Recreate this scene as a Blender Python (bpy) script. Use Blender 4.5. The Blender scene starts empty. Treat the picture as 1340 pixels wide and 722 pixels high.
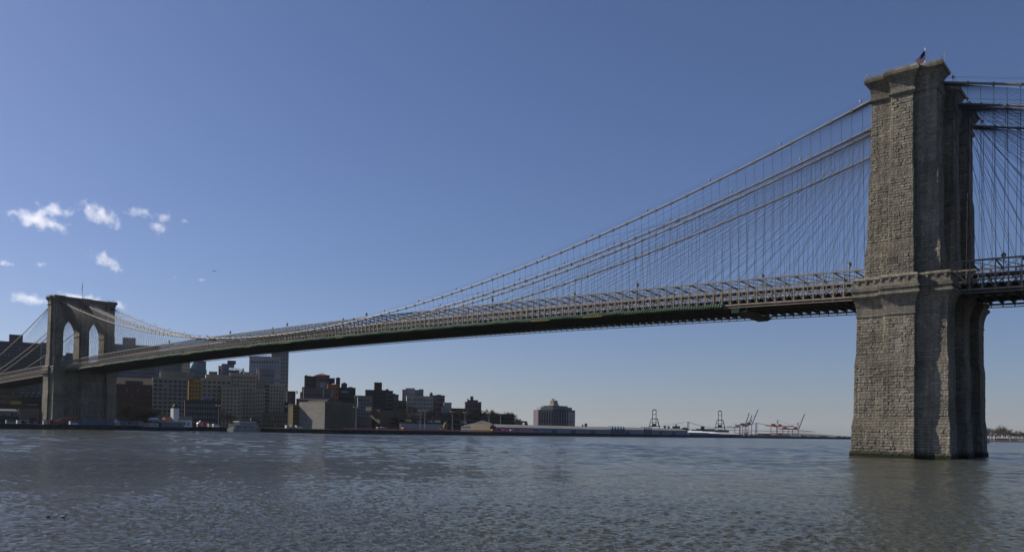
import bpy, bmesh, math, random
import numpy as np
from mathutils import Vector, Matrix
R = math.radians
scene = bpy.context.scene
col = scene.collection

# ------------------------------------------------------------------ camera
CAM = np.array([46.222, -217.695, 4.534])
YAW, PIT, ROL, FPX = .767545, .016805, .018448, 1035.44      # focal length in pixels of a 1340 px wide frame
PPX, PPY = 670 - 109.616, 361 + 182.10
F_ = np.array([-math.sin(YAW)*math.cos(PIT), math.cos(YAW)*math.cos(PIT), math.sin(PIT)])
r0 = np.array([math.cos(YAW), math.sin(YAW), 0]); u0 = np.cross(r0, F_)
R_ = r0*math.cos(ROL) + u0*math.sin(ROL); U_ = -r0*math.sin(ROL) + u0*math.cos(ROL)
cd = bpy.data.cameras.new("camera"); cam = bpy.data.objects.new("camera", cd); col.objects.link(cam)
cam.matrix_world = Matrix(((R_[0], U_[0], -F_[0], CAM[0]), (R_[1], U_[1], -F_[1], CAM[1]), (R_[2], U_[2], -F_[2], CAM[2]), (0, 0, 0, 1)))
cd.sensor_width = 36; cd.lens = 36*FPX/1340
cd.shift_x = 109.616/1340; cd.shift_y = 182.10/1340
cd.clip_start = .5; cd.clip_end = 60000
scene.camera = cam

# ------------------------------------------------------------------ sky and sun
EL, AZ_TO = R(33), R(194)                # elevation; direction of the sun measured from +X, anticlockwise
w = bpy.data.worlds.new("World"); scene.world = w; w.use_nodes = True
nt = w.node_tree; nt.nodes.clear()
sky = nt.nodes.new("ShaderNodeTexSky"); sky.sky_type = 'NISHITA'; sky.sun_disc = False
sky.sun_elevation = EL; sky.sun_rotation = R(90) - AZ_TO
sky.altitude = 0; sky.air_density = 1.0; sky.dust_density = 0.5; sky.ozone_density = 5
bg = nt.nodes.new("ShaderNodeBackground"); bg.inputs[1].default_value = .056
wo = nt.nodes.new("ShaderNodeOutputWorld")
tint = nt.nodes.new("ShaderNodeVectorMath"); tint.operation = 'MULTIPLY'; tint.inputs[1].default_value = (1.0, .965, 1.165)   # white balance
gm = nt.nodes.new("ShaderNodeGamma"); gm.inputs[1].default_value = .9
nt.links.new(sky.outputs[0], gm.inputs[0]); nt.links.new(gm.outputs[0], tint.inputs[0]); nt.links.new(tint.outputs[0], bg.inputs[0]); nt.links.new(bg.outputs[0], wo.inputs[0])
sd = bpy.data.lights.new("sun", 'SUN'); sun = bpy.data.objects.new("sun", sd); col.objects.link(sun)
sd.energy = 5; sd.angle = R(.5); sd.color = (1, .93, .82)
tos = Vector((math.cos(AZ_TO)*math.cos(EL), math.sin(AZ_TO)*math.cos(EL), math.sin(EL)))
sun.rotation_euler = tos.to_track_quat('Z', 'Y').to_euler(); sun.location = (-200, 0, 300)
vs = scene.view_settings
vs.view_transform = 'Standard'; vs.look = 'None'; vs.gamma = 1; vs.use_curve_mapping = False
vs.exposure = .55
scene.cycles.volume_bounces = 3

# ------------------------------------------------------------------ measuring helpers (pixel of the photo -> point in the place)
def ray(u, v): return F_ + R_*(u-PPX)/FPX + U_*(PPY-v)/FPX
def onx(u, v, x):
    d = ray(u, v); return CAM + d*(x-CAM[0])/d[0]
def ony(u, v, y):
    d = ray(u, v); return CAM + d*(y-CAM[1])/d[1]
def onz(u, v, z):
    d = ray(u, v); return CAM + d*(z-CAM[2])/d[2]
def atd(u, v, dist):
    d = ray(u, v); return CAM + d*dist/math.hypot(d[0], d[1])

# ------------------------------------------------------------------ mesh helpers
class MB:
    def __init__(s): s.v = []; s.f = []; s.t = []; s.uv = []
    def quad(s, p, tone=.5, uv=None):
        n = len(s.v); s.v += [tuple(map(float, q)) for q in p]; s.f.append(tuple(range(n, n+len(p)))); s.t.append(tone)
        s.uv.append(uv if uv else [(0, 0)]*len(p))
    def box(s, x0, y0, z0, x1, y1, z1, tone=.5):
        a = [(x0,y0,z0),(x1,y0,z0),(x1,y1,z0),(x0,y1,z0),(x0,y0,z1),(x1,y0,z1),(x1,y1,z1),(x0,y1,z1)]
        for f in ((0,3,2,1),(4,5,6,7),(0,1,5,4),(1,2,6,5),(2,3,7,6),(3,0,4,7)):
            q = [a[i] for i in f]
            d1 = Vector(q[1])-Vector(q[0])
            if abs(d1.z) < 1e-6 and f not in ((0,3,2,1),(4,5,6,7)):
                uv = [((p[0]+p[1]), p[2]) for p in q]
            elif f in ((0,3,2,1),(4,5,6,7)): uv = [(p[0], p[1]) for p in q]
            else: uv = [((p[0]+p[1]), p[2]) for p in q]
            s.quad(q, tone, uv)
    def bar(s, p, q, w, h=None, tone=.5, caps=True):
        h = h or w
        p = Vector(p); q = Vector(q); d = (q-p)
        if d.length < 1e-6: return
        d.normalize()
        up = Vector((0,0,1)) if abs(d.z) < .95 else Vector((1,0,0))
        a = d.cross(up).normalized()*w/2; b = a.cross(d).normalized()*h/2
        P = [p-a-b, p+a-b, p+a+b, p-a+b]; Q = [q-a-b, q+a-b, q+a+b, q-a+b]
        n = len(s.v); s.v += [tuple(c) for c in P+Q]
        fs = [(n,n+1,n+5,n+4),(n+1,n+2,n+6,n+5),(n+2,n+3,n+7,n+6),(n+3,n,n+4,n+7)]
        if caps: fs += [(n+3,n+2,n+1,n),(n+4,n+5,n+6,n+7)]
        for f in fs: s.f.append(f); s.t.append(tone); s.uv.append([(0,0)]*4)
    def tube(s, pts, rad, n=6, caps=True, tone=.5):
        pts = [Vector(p) for p in pts]; rs = rad if isinstance(rad, (list, tuple)) else [rad]*len(pts)
        base = len(s.v); up = None
        for i, p in enumerate(pts):
            d = (pts[min(i+1, len(pts)-1)]-pts[max(i-1, 0)]).normalized()
            ref = Vector((0,0,1)) if abs(d.z) < .9 else Vector((0,1,0))
            a = d.cross(ref).normalized(); b = a.cross(d).normalized()
            for k in range(n):
                t = 2*math.pi*k/n; s.v.append(tuple(p+(a*math.cos(t)+b*math.sin(t))*rs[i]))
        for i in range(len(pts)-1):
            for k in range(n):
                k2 = (k+1) % n; o = base+i*n
                s.f.append((o+k, o+k2, o+n+k2, o+n+k)); s.t.append(tone); s.uv.append([(0,0)]*4)
        if caps:
            s.f.append(tuple(base+k for k in range(n))[::-1]); s.t.append(tone); s.uv.append([(0,0)]*n)
            o = base+(len(pts)-1)*n
            s.f.append(tuple(o+k for k in range(n))); s.t.append(tone); s.uv.append([(0,0)]*n)
    def lathe(s, c, prof, n=12, tone=.5):
        c = Vector(c); base = len(s.v)
        for r, z in prof:
            for k in range(n):
                t = 2*math.pi*k/n; s.v.append((c.x+r*math.cos(t), c.y+r*math.sin(t), c.z+z))
        for i in range(len(prof)-1):
            for k in range(n):
                k2 = (k+1) % n; o = base+i*n
                s.f.append((o+k, o+k2, o+n+k2, o+n+k)); s.t.append(tone); s.uv.append([(0,0)]*4)
        s.f.append(tuple(base+k for k in range(n))[::-1]); s.t.append(tone); s.uv.append([(0,0)]*n)
        o = base+(len(prof)-1)*n
        s.f.append(tuple(o+k for k in range(n))); s.t.append(tone); s.uv.append([(0,0)]*n)
    def prism(s, poly, z0, z1, tone=.5):
        n = len(poly)
        s.quad([(p[0], p[1], z1) for p in poly], tone, [(p[0], p[1]) for p in poly])
        s.quad([(p[0], p[1], z0) for p in poly][::-1], tone)
        for i in range(n):
            a, b = poly[i], poly[(i+1) % n]
            s.quad([(*a, z0), (*b, z0), (*b, z1), (*a, z1)], tone, [(a[0]+a[1], z0), (b[0]+b[1], z0), (b[0]+b[1], z1), (a[0]+a[1], z1)])
    def gable(s, x0, y0, x1, y1, z0, z1, axis='y', over=0, tone=.5):
        # a pitched roof prism whose ridge runs along axis
        if axis == 'y':
            m = (x0+x1)/2; A = [(x0, y0, z0), (x1, y0, z0), (m, y0, z1)]; B = [(x0, y1, z0), (x1, y1, z0), (m, y1, z1)]
        else:
            m = (y0+y1)/2; A = [(x0, y1, z0), (x0, y0, z0), (x0, m, z1)]; B = [(x1, y1, z0), (x1, y0, z0), (x1, m, z1)]
        s.quad(A, tone); s.quad(B[::-1], tone)
        s.quad([A[1], B[1], B[2], A[2]], tone); s.quad([B[0], A[0], A[2], B[2]], tone); s.quad([A[0], B[0], B[1], A[1]], tone)
    def mesh(s, name):
        me = bpy.data.meshes.new(name); me.from_pydata(s.v, [], s.f)
        ca = me.attributes.new("tone", 'FLOAT', 'FACE'); ca.data.foreach_set("value", s.t)
        ul = me.uv_layers.new(name="UVMap"); fl = [c for u in s.uv for p in u for c in p]; ul.data.foreach_set("uv", fl)
        me.update(); return me
    def build(s, name, m, parent=None, smooth=False):
        me = s.mesh(name); me.materials.append(m)
        if smooth: me.polygons.foreach_set("use_smooth", [True]*len(me.polygons))
        o = bpy.data.objects.new(name, me); col.objects.link(o)
        if parent: o.parent = parent
        return o
def tag(o, label=None, cat=None, group=None, kind=None):
    if label: o['label'] = label
    if cat: o['category'] = cat
    if group: o['group'] = group
    if kind: o['kind'] = kind
    return o
def thing(name, label, cat, loc=(0,0,0), group=None, rz=0):
    o = bpy.data.objects.new(name, None); col.objects.link(o); o.location = [float(c) for c in loc]; o.rotation_euler = (0, 0, rz)
    return tag(o, label, cat, group)
def kids(o): return [c for c in bpy.data.objects if c.parent == o]
def copy_tree(o, parent=None, tree=None):
    c = o.copy(); col.objects.link(c); c.parent = parent
    for ch in kids(o): copy_tree(ch, c)
    return c

# ------------------------------------------------------------------ materials
def mat(name, c, rough=.8, var=.15, scale=.3, metal=0, spec=.3, tone=0, stretch=(1,1,1), bump=0, bscale=2.):
    m = bpy.data.materials.new(name); m.use_nodes = True; t = m.node_tree; b = t.nodes["Principled BSDF"]
    b.inputs["Roughness"].default_value = rough; b.inputs["Metallic"].default_value = metal
    b.inputs["Specular IOR Level"].default_value = spec
    tc = t.nodes.new("ShaderNodeTexCoord"); mp = t.nodes.new("ShaderNodeMapping"); mp.inputs["Scale"].default_value = stretch
    geo = t.nodes.new("ShaderNodeNewGeometry"); t.links.new(geo.outputs["Position"], mp.inputs[0])
    n = t.nodes.new("ShaderNodeTexNoise"); n.inputs["Scale"].default_value = scale; n.inputs["Detail"].default_value = 5
    t.links.new(mp.outputs[0], n.inputs["Vector"])
    mr = t.nodes.new("ShaderNodeMapRange"); mr.inputs[1].default_value = .25; mr.inputs[2].default_value = .75
    mr.inputs[3].default_value = 1-var; mr.inputs[4].default_value = 1+var; t.links.new(n.outputs["Fac"], mr.inputs[0])
    val = mr.outputs[0]
    if tone:
        at = t.nodes.new("ShaderNodeAttribute"); at.attribute_name = "tone"
        m2 = t.nodes.new("ShaderNodeMapRange"); m2.inputs[3].default_value = 1-tone; m2.inputs[4].default_value = 1+tone
        t.links.new(at.outputs["Fac"], m2.inputs[0])
        mu = t.nodes.new("ShaderNodeMath"); mu.operation = 'MULTIPLY'; t.links.new(val, mu.inputs[0]); t.links.new(m2.outputs[0], mu.inputs[1]); val = mu.outputs[0]
    vm = t.nodes.new("ShaderNodeVectorMath"); vm.operation = 'SCALE'; vm.inputs[0].default_value = c
    t.links.new(val, vm.inputs["Scale"]); t.links.new(vm.outputs[0], b.inputs["Base Color"])
    if bump:
        n2 = t.nodes.new("ShaderNodeTexNoise"); n2.inputs["Scale"].default_value = bscale; n2.inputs["Detail"].default_value = 4
        t.links.new(geo.outputs["Position"], n2.inputs["Vector"])
        bp = t.nodes.new("ShaderNodeBump"); bp.inputs["Distance"].default_value = bump; t.links.new(n2.outputs["Fac"], bp.inputs["Height"])
        t.links.new(bp.outputs[0], b.inputs["Normal"])
    return m
def stone_mat(name, c1, c2, smoothed=False, dark=1.):
    m = bpy.data.materials.new(name); m.use_nodes = True; t = m.node_tree; b = t.nodes["Principled BSDF"]; L = t.links.new
    b.inputs["Roughness"].default_value = .92; b.inputs["Specular IOR Level"].default_value = .15
    uv = t.nodes.new("ShaderNodeUVMap"); uv.uv_map = "UVMap"
    br = t.nodes.new("ShaderNodeTexBrick"); br.inputs["Scale"].default_value = 1
    br.inputs["Brick Width"].default_value = 1.5; br.inputs["Row Height"].default_value = .62
    br.inputs["Mortar Size"].default_value = .035; br.inputs["Mortar Smooth"].default_value = .4; br.inputs["Bias"].default_value = -.1
    br.inputs["Color1"].default_value = (*[x*dark for x in c1], 1); br.inputs["Color2"].default_value = (*[x*dark for x in c2], 1)
    br.inputs["Mortar"].default_value = (*[x*.55*dark for x in c2], 1)
    L(uv.outputs[0], br.inputs["Vector"])
    geo = t.nodes.new("ShaderNodeNewGeometry")
    n = t.nodes.new("ShaderNodeTexNoise"); n.inputs["Scale"].default_value = .12; n.inputs["Detail"].default_value = 6; L(geo.outputs["Position"], n.inputs["Vector"])
    mp = t.nodes.new("ShaderNodeMapping"); mp.inputs["Scale"].default_value = (1.2, 1.2, .06); L(geo.outputs["Position"], mp.inputs[0])
    n2 = t.nodes.new("ShaderNodeTexNoise"); n2.inputs["Scale"].default_value = 1; n2.inputs["Detail"].default_value = 3; L(mp.outputs[0], n2.inputs["Vector"])
    n3 = t.nodes.new("ShaderNodeTexNoise"); n3.inputs["Scale"].default_value = 2.2; n3.inputs["Detail"].default_value = 5; L(geo.outputs["Position"], n3.inputs["Vector"])
    def mr(s, a, bb, lo, hi):
        q = t.nodes.new("ShaderNodeMapRange"); q.inputs[1].default_value = a; q.inputs[2].default_value = bb; q.inputs[3].default_value = lo; q.inputs[4].default_value = hi; L(s, q.inputs[0]); return q.outputs[0]
    def mul(a, c):
        q = t.nodes.new("ShaderNodeMath"); q.operation = 'MULTIPLY'; L(a, q.inputs[0]); L(c, q.inputs[1]); return q.outputs[0]
    at = t.nodes.new("ShaderNodeAttribute"); at.attribute_name = "tone"
    v = mul(mul(mr(n.outputs["Fac"], .3, .7, .72, 1.25), mr(n2.outputs["Fac"], .35, .65, .72, 1.12)), mul(mr(n3.outputs["Fac"], .3, .7, .8, 1.15), mr(at.outputs["Fac"], 0, 1, .62, 1.38)))
    vm = t.nodes.new("ShaderNodeVectorMath"); vm.operation = 'SCALE'; L(br.outputs["Color"], vm.inputs[0]); L(v, vm.inputs["Scale"])
    # algae below the tide line
    sx = t.nodes.new("ShaderNodeSeparateXYZ"); L(geo.outputs["Position"], sx.inputs[0])
    zn = t.nodes.new("ShaderNodeMath"); zn.operation = 'MULTIPLY_ADD'; L(n3.outputs["Fac"], zn.inputs[0]); zn.inputs[1].default_value = -1.6; L(sx.outputs[2], zn.inputs[2])
    al = mr(zn.outputs[0], -.1, .8, 1, 0)
    mx = t.nodes.new("ShaderNodeMix"); mx.data_type = 'RGBA'; L(al, mx.inputs[0]); L(vm.outputs[0], mx.inputs[6]); mx.inputs[7].default_value = (.022, .026, .014, 1)
    L(mx.outputs[2], b.inputs["Base Color"])
    bp = t.nodes.new("ShaderNodeBump"); bp.inputs["Distance"].default_value = .06 if smoothed else .14; bp.inputs["Strength"].default_value = 1
    hh = t.nodes.new("ShaderNodeMath"); hh.operation = 'MULTIPLY_ADD'; L(br.outputs["Fac"], hh.inputs[0]); hh.inputs[1].default_value = -.6; L(n3.outputs["Fac"], hh.inputs[2])
    L(hh.outputs[0], bp.inputs["Height"]); L(bp.outputs[0], b.inputs["Normal"])
    return m
M = {}
M['stone'] = stone_mat('granite_ashlar', (.245, .222, .175), (.17, .153, .122))
M['dressed'] = stone_mat('dressed_granite', (.235, .212, .172), (.19, .172, .14), True)
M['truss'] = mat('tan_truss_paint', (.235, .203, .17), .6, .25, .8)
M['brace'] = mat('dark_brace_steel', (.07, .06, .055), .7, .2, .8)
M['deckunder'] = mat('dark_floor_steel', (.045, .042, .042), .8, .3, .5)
M['asphalt'] = mat('asphalt', (.05, .05, .052), .9, .2, .4)
M['cable'] = mat('pale_cable_wrap', (.20, .175, .145), .6, .12, 1.5)
M['wire'] = mat('galvanised_wire', (.045, .045, .052), .7, .1, 1)
M['net'] = mat('green_netting', (.024, .050, .036), .9, .5, .22, stretch=(1, 1, 2.5))
M['yellow'] = mat('yellow_paint', (.45, .31, .04), .5, .1, 1)
M['wood'] = mat('boardwalk_wood', (.2, .16, .12), .85, .2, 2)
M['white'] = mat('white_paint', (.62, .62, .61), .5, .06, .8)
M['offwhite'] = mat('weathered_white', (.36, .35, .33), .7, .15, .5)
M['grey'] = mat('grey_paint', (.25, .26, .28), .7, .12, .4)
M['dark'] = mat('dark_grey', (.04, .04, .045), .7, .2, .5)
M['glass'] = mat('window_glass', (.012, .014, .018), .25, .3, .25, spec=.35)
M['paleglass'] = mat('pale_window_glass', (.16, .18, .21), .25, .2, .3, spec=.6)
M['frame'] = mat('window_frame', (.2, .19, .17), .7, .1, .5)
M['red'] = mat('red_paint', (.45, .05, .04), .55, .12, .6)
M['fencered'] = mat('red_barrier', (.50, .13, .13), .7, .2, .15)
M['blue'] = mat('blue_paint', (.045, .09, .22), .55, .12, .5)
M['craneblue'] = mat('crane_blue', (.13, .18, .30), .55, .12, .3)
M['cranegreen'] = mat('crane_green', (.045, .075, .06), .6, .12, .3)
M['cranered'] = mat('crane_red', (.42, .09, .07), .55, .12, .3)
M['paleblue'] = mat('pale_blue_shed', (.20, .215, .27), .7, .12, .15, stretch=(1, 1, .3))
M['shedroof'] = mat('pier_shed_roof', (.15, .145, .14), .8, .15, .08)
M['greenblue'] = mat('copper_green', (.16, .30, .28), .6, .15, .3)
M['bark'] = mat('bark', (.06, .048, .038), .95, .2, 2)
M['twig'] = mat('bare_twigs', (.115, .085, .062), .95, .35, .35)
M['twig2'] = mat('bare_grey_twigs', (.09, .075, .06), .95, .35, .35)
M['bud'] = mat('budding_twigs', (.17, .15, .08), .95, .3, .5)
M['redroof'] = mat('red_tile_roof', (.26, .085, .06), .8, .15, .5)
M['land'] = mat('quay_ground', (.06, .057, .052), .95, .25, .05)
M['wallq'] = mat('quay_wall', (.035, .035, .035), .95, .3, .2, stretch=(1, 1, .3))
M['hillm'] = mat('scrub_slope', (.05, .045, .032), .98, .3, .08)
M['bird'] = mat('dark_feathers', (.03, .028, .025), .7, .3, 20)
def wallm(name, c, var=.15): return mat(name, c, .88, var, .09, stretch=(1, 1, .35))
W = dict(purple=wallm('purple_brick', (.075, .062, .075)), redbrown=wallm('red_brown_brick', (.085, .04, .032)), tan=wallm('tan_concrete', (.38, .305, .205)),
         greytan=wallm('grey_tan_concrete', (.24, .21, .16)), yellow=wallm('ochre_brick', (.48, .26, .06)), darkbrick=wallm('dark_brick', (.05, .042, .042)),
         bluegrey=wallm('blue_grey_render', (.10, .125, .165)), palegrey=wallm('pale_grey_concrete', (.25, .26, .27)), grey=wallm('mid_grey_concrete', (.15, .155, .165)),
         brown=wallm('brown_brick', (.10, .075, .055)), sand=wallm('sand_brick', (.24, .20, .14)), olive=wallm('olive_tan_brick', (.13, .115, .085)),
         mauve=wallm('mauve_brick', (.12, .085, .085)), cream=wallm('cream_stone', (.34, .31, .25)), ochre=wallm('dull_ochre_brick', (.15, .11, .055)), orange=wallm('orange_brick', (.22, .10, .045)))

# ------------------------------------------------------------------ water: a real wave surface round the shore we stand on
def build_water():
    rng = np.random.default_rng(4)
    fwd = math.atan2(F_[1], F_[0])
    a1 = np.linspace(fwd-R(54), fwd+R(48), 1000); a2 = np.linspace(fwd+R(50), fwd-R(56)+2*math.pi, 70)[1:-1]
    ang = np.concatenate([a1, a2]); na = len(ang)
    rr = [18.0]
    while rr[-1] < 13500: rr.append(rr[-1]*(1.0036 if rr[-1] < 150 else 1.007 if rr[-1] < 700 else 1.05))
    rr = np.array(rr); nr = len(rr)
    A, Q = np.meshgrid(ang, rr); X = CAM[0]+Q*np.cos(A); Y = CAM[1]+Q*np.sin(A); Z = np.zeros_like(X)
    cell = np.where(Q < 150, Q*.0036, Q*.007)
    mid = np.clip((Q-50)/180, 0, 1)
    wind = fwd+.22
    for k in range(230):
        lam = .2*(.9/.2)**rng.random() if k < 100 else .9*(2.4/.9)**rng.random() if k < 140 else 2.4*(15/2.4)**rng.random()
        th = wind+rng.normal()*.8; ph = rng.random()*6.283
        amp = (.0062*lam**.75 if k < 100 else .0040*lam**.75 if k < 140 else .0052*lam**.8)*(.5+rng.random())
        fade = np.clip(lam/(cell*2.2)-1, 0, 1)
        kx, ky = 2*math.pi/lam*math.cos(th), 2*math.pi/lam*math.sin(th)
        s = np.sin(kx*X+ky*Y+ph+.6*np.sin(X*.05+k)+.6*np.sin(Y*.06+k*1.7))
        Z += amp*fade*(s+.28*(s*s-.5))*(1 if k < 100 else (.45+.55*mid) if k < 140 else (.08+.92*mid))
    gust = .72+.28*np.sin(X*.021+1.3*np.sin(Y*.013))*np.sin(Y*.027+1.7*np.sin(X*.009))
    Z *= gust
    V = np.stack([X, Y, Z], -1).reshape(-1, 3)
    V = np.vstack([V, [CAM[0], CAM[1], -.3]])
    i, j = np.meshgrid(np.arange(nr-1), np.arange(na), indexing='ij'); j2 = (j+1) % na
    Fq = np.stack([i*na+j, (i+1)*na+j, (i+1)*na+j2, i*na+j2], -1).reshape(-1, 4)
    me = bpy.data.meshes.new("water")
    nv, nf = len(V), len(Fq)
    me.vertices.add(nv); me.vertices.foreach_set("co", V.ravel())
    tri = np.stack([np.arange(na), (np.arange(na)+1) % na, np.full(na, nv-1)], -1)[:, ::-1]
    loops = np.concatenate([Fq.ravel(), tri.ravel()])
    me.loops.add(len(loops)); me.loops.foreach_set("vertex_index", loops.astype(np.int32))
    me.polygons.add(nf+na)
    st = np.concatenate([np.arange(nf)*4, nf*4+np.arange(na)*3]); me.polygons.foreach_set("loop_start", st.astype(np.int32))
    me.update(calc_edges=True); me.validate()
    me.polygons.foreach_set("use_smooth", [True]*len(me.polygons))
    m = bpy.data.materials.new("river_water"); m.use_nodes = True; t = m.node_tree; b = t.nodes["Principled BSDF"]; L = t.links.new
    b.inputs["Base Color"].default_value = (.049, .050, .034, 1); b.inputs["Roughness"].default_value = .06
    b.inputs["IOR"].default_value = 1.333
    geo = t.nodes.new("ShaderNodeNewGeometry")
    vr = t.nodes.new("ShaderNodeVectorRotate"); vr.rotation_type = 'Z_AXIS'; vr.inputs["Angle"].default_value = -wind; L(geo.outputs["Position"], vr.inputs["Vector"])
    mp = t.nodes.new("ShaderNodeMapping"); mp.inputs["Scale"].default_value = (1.0, .8, 1); L(vr.outputs[0], mp.inputs[0])
    n1 = t.nodes.new("ShaderNodeTexNoise"); n1.inputs["Scale"].default_value = 2.6; n1.inputs["Detail"].default_value = 6; n1.inputs["Roughness"].default_value = .62; n1.inputs["Distortion"].default_value = .5; L(mp.outputs[0], n1.inputs["Vector"])
    n2 = t.nodes.new("ShaderNodeTexNoise"); n2.inputs["Scale"].default_value = .75; n2.inputs["Detail"].default_value = 4; L(mp.outputs[0], n2.inputs["Vector"])
    n3 = t.nodes.new("ShaderNodeTexNoise"); n3.inputs["Scale"].default_value = .018; n3.inputs["Detail"].default_value = 3; L(mp.outputs[0], n3.inputs["Vector"])
    ad = t.nodes.new("ShaderNodeMath"); ad.operation = 'MULTIPLY_ADD'; L(n2.outputs["Fac"], ad.inputs[0]); ad.inputs[1].default_value = .35; L(n1.outputs["Fac"], ad.inputs[2])
    pr = t.nodes.new("ShaderNodeMapRange"); pr.inputs[1].default_value = .35; pr.inputs[2].default_value = .65; pr.inputs[3].default_value = .55; pr.inputs[4].default_value = 1.25; L(n3.outputs["Fac"], pr.inputs[0])
    ds = t.nodes.new("ShaderNodeVectorMath"); ds.operation = 'DISTANCE'; ds.inputs[1].default_value = (46, -218, 0); L(geo.outputs["Position"], ds.inputs[0])
    rg_ = t.nodes.new("ShaderNodeMapRange"); rg_.inputs[1].default_value = 70; rg_.inputs[2].default_value = 600; rg_.inputs[3].default_value = .02; rg_.inputs[4].default_value = .16; L(ds.outputs["Value"], rg_.inputs[0]); L(rg_.outputs[0], b.inputs["Roughness"])
    bp = t.nodes.new("ShaderNodeBump"); bp.inputs["Distance"].default_value = .26; L(pr.outputs[0], bp.inputs["Strength"]); L(ad.outputs[0], bp.inputs["Height"])
    L(bp.outputs[0], b.inputs["Normal"])
    me.materials.append(m)
    o = bpy.data.objects.new("water", me); col.objects.link(o); tag(o, "grey blue rippled river water", kind='structure')
build_water()

# ------------------------------------------------------------------ land
SH = [(-424,-330),(-424,-68),(-447,-30),(-461,13),(-452,60),(-419,96),(-357,120),(-357,335),(-363,542),(-370,869),(-345,1145),(-330,1330)]
def build_land():
    poly = SH+[(-700,1700),(-9000,5200),(-9000,-4000),(-424,-900)]
    mb = MB(); mb.quad([(x, y, 2.6) for x, y in poly][::1]); o = mb.build("ground", M['land']); tag(o, "flat waterfront ground on the far shore", kind='structure')
    mb = MB()
    pts = SH+[(-700,1700)]
    for a, b in zip(pts, pts[1:]):
        a = Vector((*a, 0)); b = Vector((*b, 0)); n = (b-a).cross(Vector((0,0,1))).normalized()*1.2
        mb.quad([a+n+Vector((0,0,-2)), b+n+Vector((0,0,-2)), b+n+Vector((0,0,2.9)), a+n+Vector((0,0,2.9))], .5)
        mb.quad([a+n+Vector((0,0,2.9)), b+n+Vector((0,0,2.9)), b-n+Vector((0,0,2.9)), a-n+Vector((0,0,2.9))], .5)
        mb.quad([b-n+Vector((0,0,-2)), a-n+Vector((0,0,-2)), a-n+Vector((0,0,2.9)), b-n+Vector((0,0,2.9))], .5)
    o = mb.build("quay_wall", M['wallq']); tag(o, "dark quay wall running along the whole far shore", "wall")
    # wooded bluff
    mb = MB(); ny, nx = 26, 8; P = {}
    random.seed(3)
    for i in range(ny):
        for j in range(nx):
            y = 262+i*14; x = -475-j*40
            z = 2+14*min(1, j/1.6)*min(1, i/3)*min(1, (ny-1-i)/6)+random.uniform(-.6, .6)
            P[i, j] = (x, y, z if 0 < i < ny-1 and j > 0 else 2)
    for i in range(ny-1):
        for j in range(nx-1): mb.quad([P[i,j], P[i+1,j], P[i+1,j+1], P[i,j+1]])
    o = mb.build("hill", M['hillm'], smooth=True); tag(o, "scrubby bluff behind the piers", kind='structure')
    # low island on the right
    isl = [(-240,1500),(-120,1492),(150,1508),(700,1560),(1500,1700),(1500,2600),(-240,2500)]
    mb = MB(); mb.prism([(float(x), float(y)) for x, y in isl], -2, 2.2); o = mb.build("island", M['land']); tag(o, "low island shore right of the near tower", kind='structure')
    # distant low hills past the harbour
    mb = MB(); n = 60; rows = []
    for i in range(n):
        a = R(128)-R(52)*i/(n-1); d = 9500
        x, y = CAM[0]+d*math.cos(a), CAM[1]+d*math.sin(a); h = 12+14*abs(math.sin(i*.37))+9*math.sin(i*.9+1)
        rows.append([(x, y, -2), (x, y, max(h*.4, 4)), (x+600*math.cos(a), y+600*math.sin(a), max(h, 6)), (x+2500*math.cos(a), y+2500*math.sin(a), -2)])
    for a, b in zip(rows, rows[1:]):
        for k in range(3): mb.quad([b[k], a[k], a[k+1], b[k+1]])
    o = mb.build("far_hills", M['hillm'], smooth=True); tag(o, "faint low hills on the horizon", kind='structure')
build_land()

# ------------------------------------------------------------------ bridge
S = 486.3
bridge = thing('suspension_bridge', 'long stone and steel suspension bridge crossing the river between two gothic towers', 'bridge')
def outline(bx, wx, yo, bw, cw, pw, pp):
    h = [(pw,-yo-pp),(pw,-yo),(bx,-yo),(bx,-yo+bw),(wx,-yo+bw),(wx,-cw),(bx,-cw),(bx,cw),(wx,cw),(wx,yo-bw),(bx,yo-bw),(bx,yo),(pw,yo),(pw,yo+pp)]
    return h+[(-x, y) for x, y in h[::-1]]
def loft(mb, rings, tone=.5, bottom=True, top=True):
    # rings: list of (z, polygon); same number of corners
    for (z0, p0), (z1, p1) in zip(rings, rings[1:]):
        n = len(p0); u = 0
        for i in range(n):
            a, b = p0[i], p0[(i+1) % n]; c, d = p1[(i+1) % n], p1[i]; l = math.hypot(b[0]-a[0], b[1]-a[1])
            mb.quad([(*a, z0), (*b, z0), (*c, z1), (*d, z1)], tone, [(u, z0), (u+l, z0), (u+l, z1), (u, z1)]); u += l
    if top: mb.quad([(*q, rings[-1][0]) for q in rings[-1][1]], tone, [tuple(q) for q in rings[-1][1]])
    if bottom: mb.quad([(*q, rings[0][0]) for q in rings[0][1]][::-1], tone)
def lerp(a, b, t): return a+(b-a)*t
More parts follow.
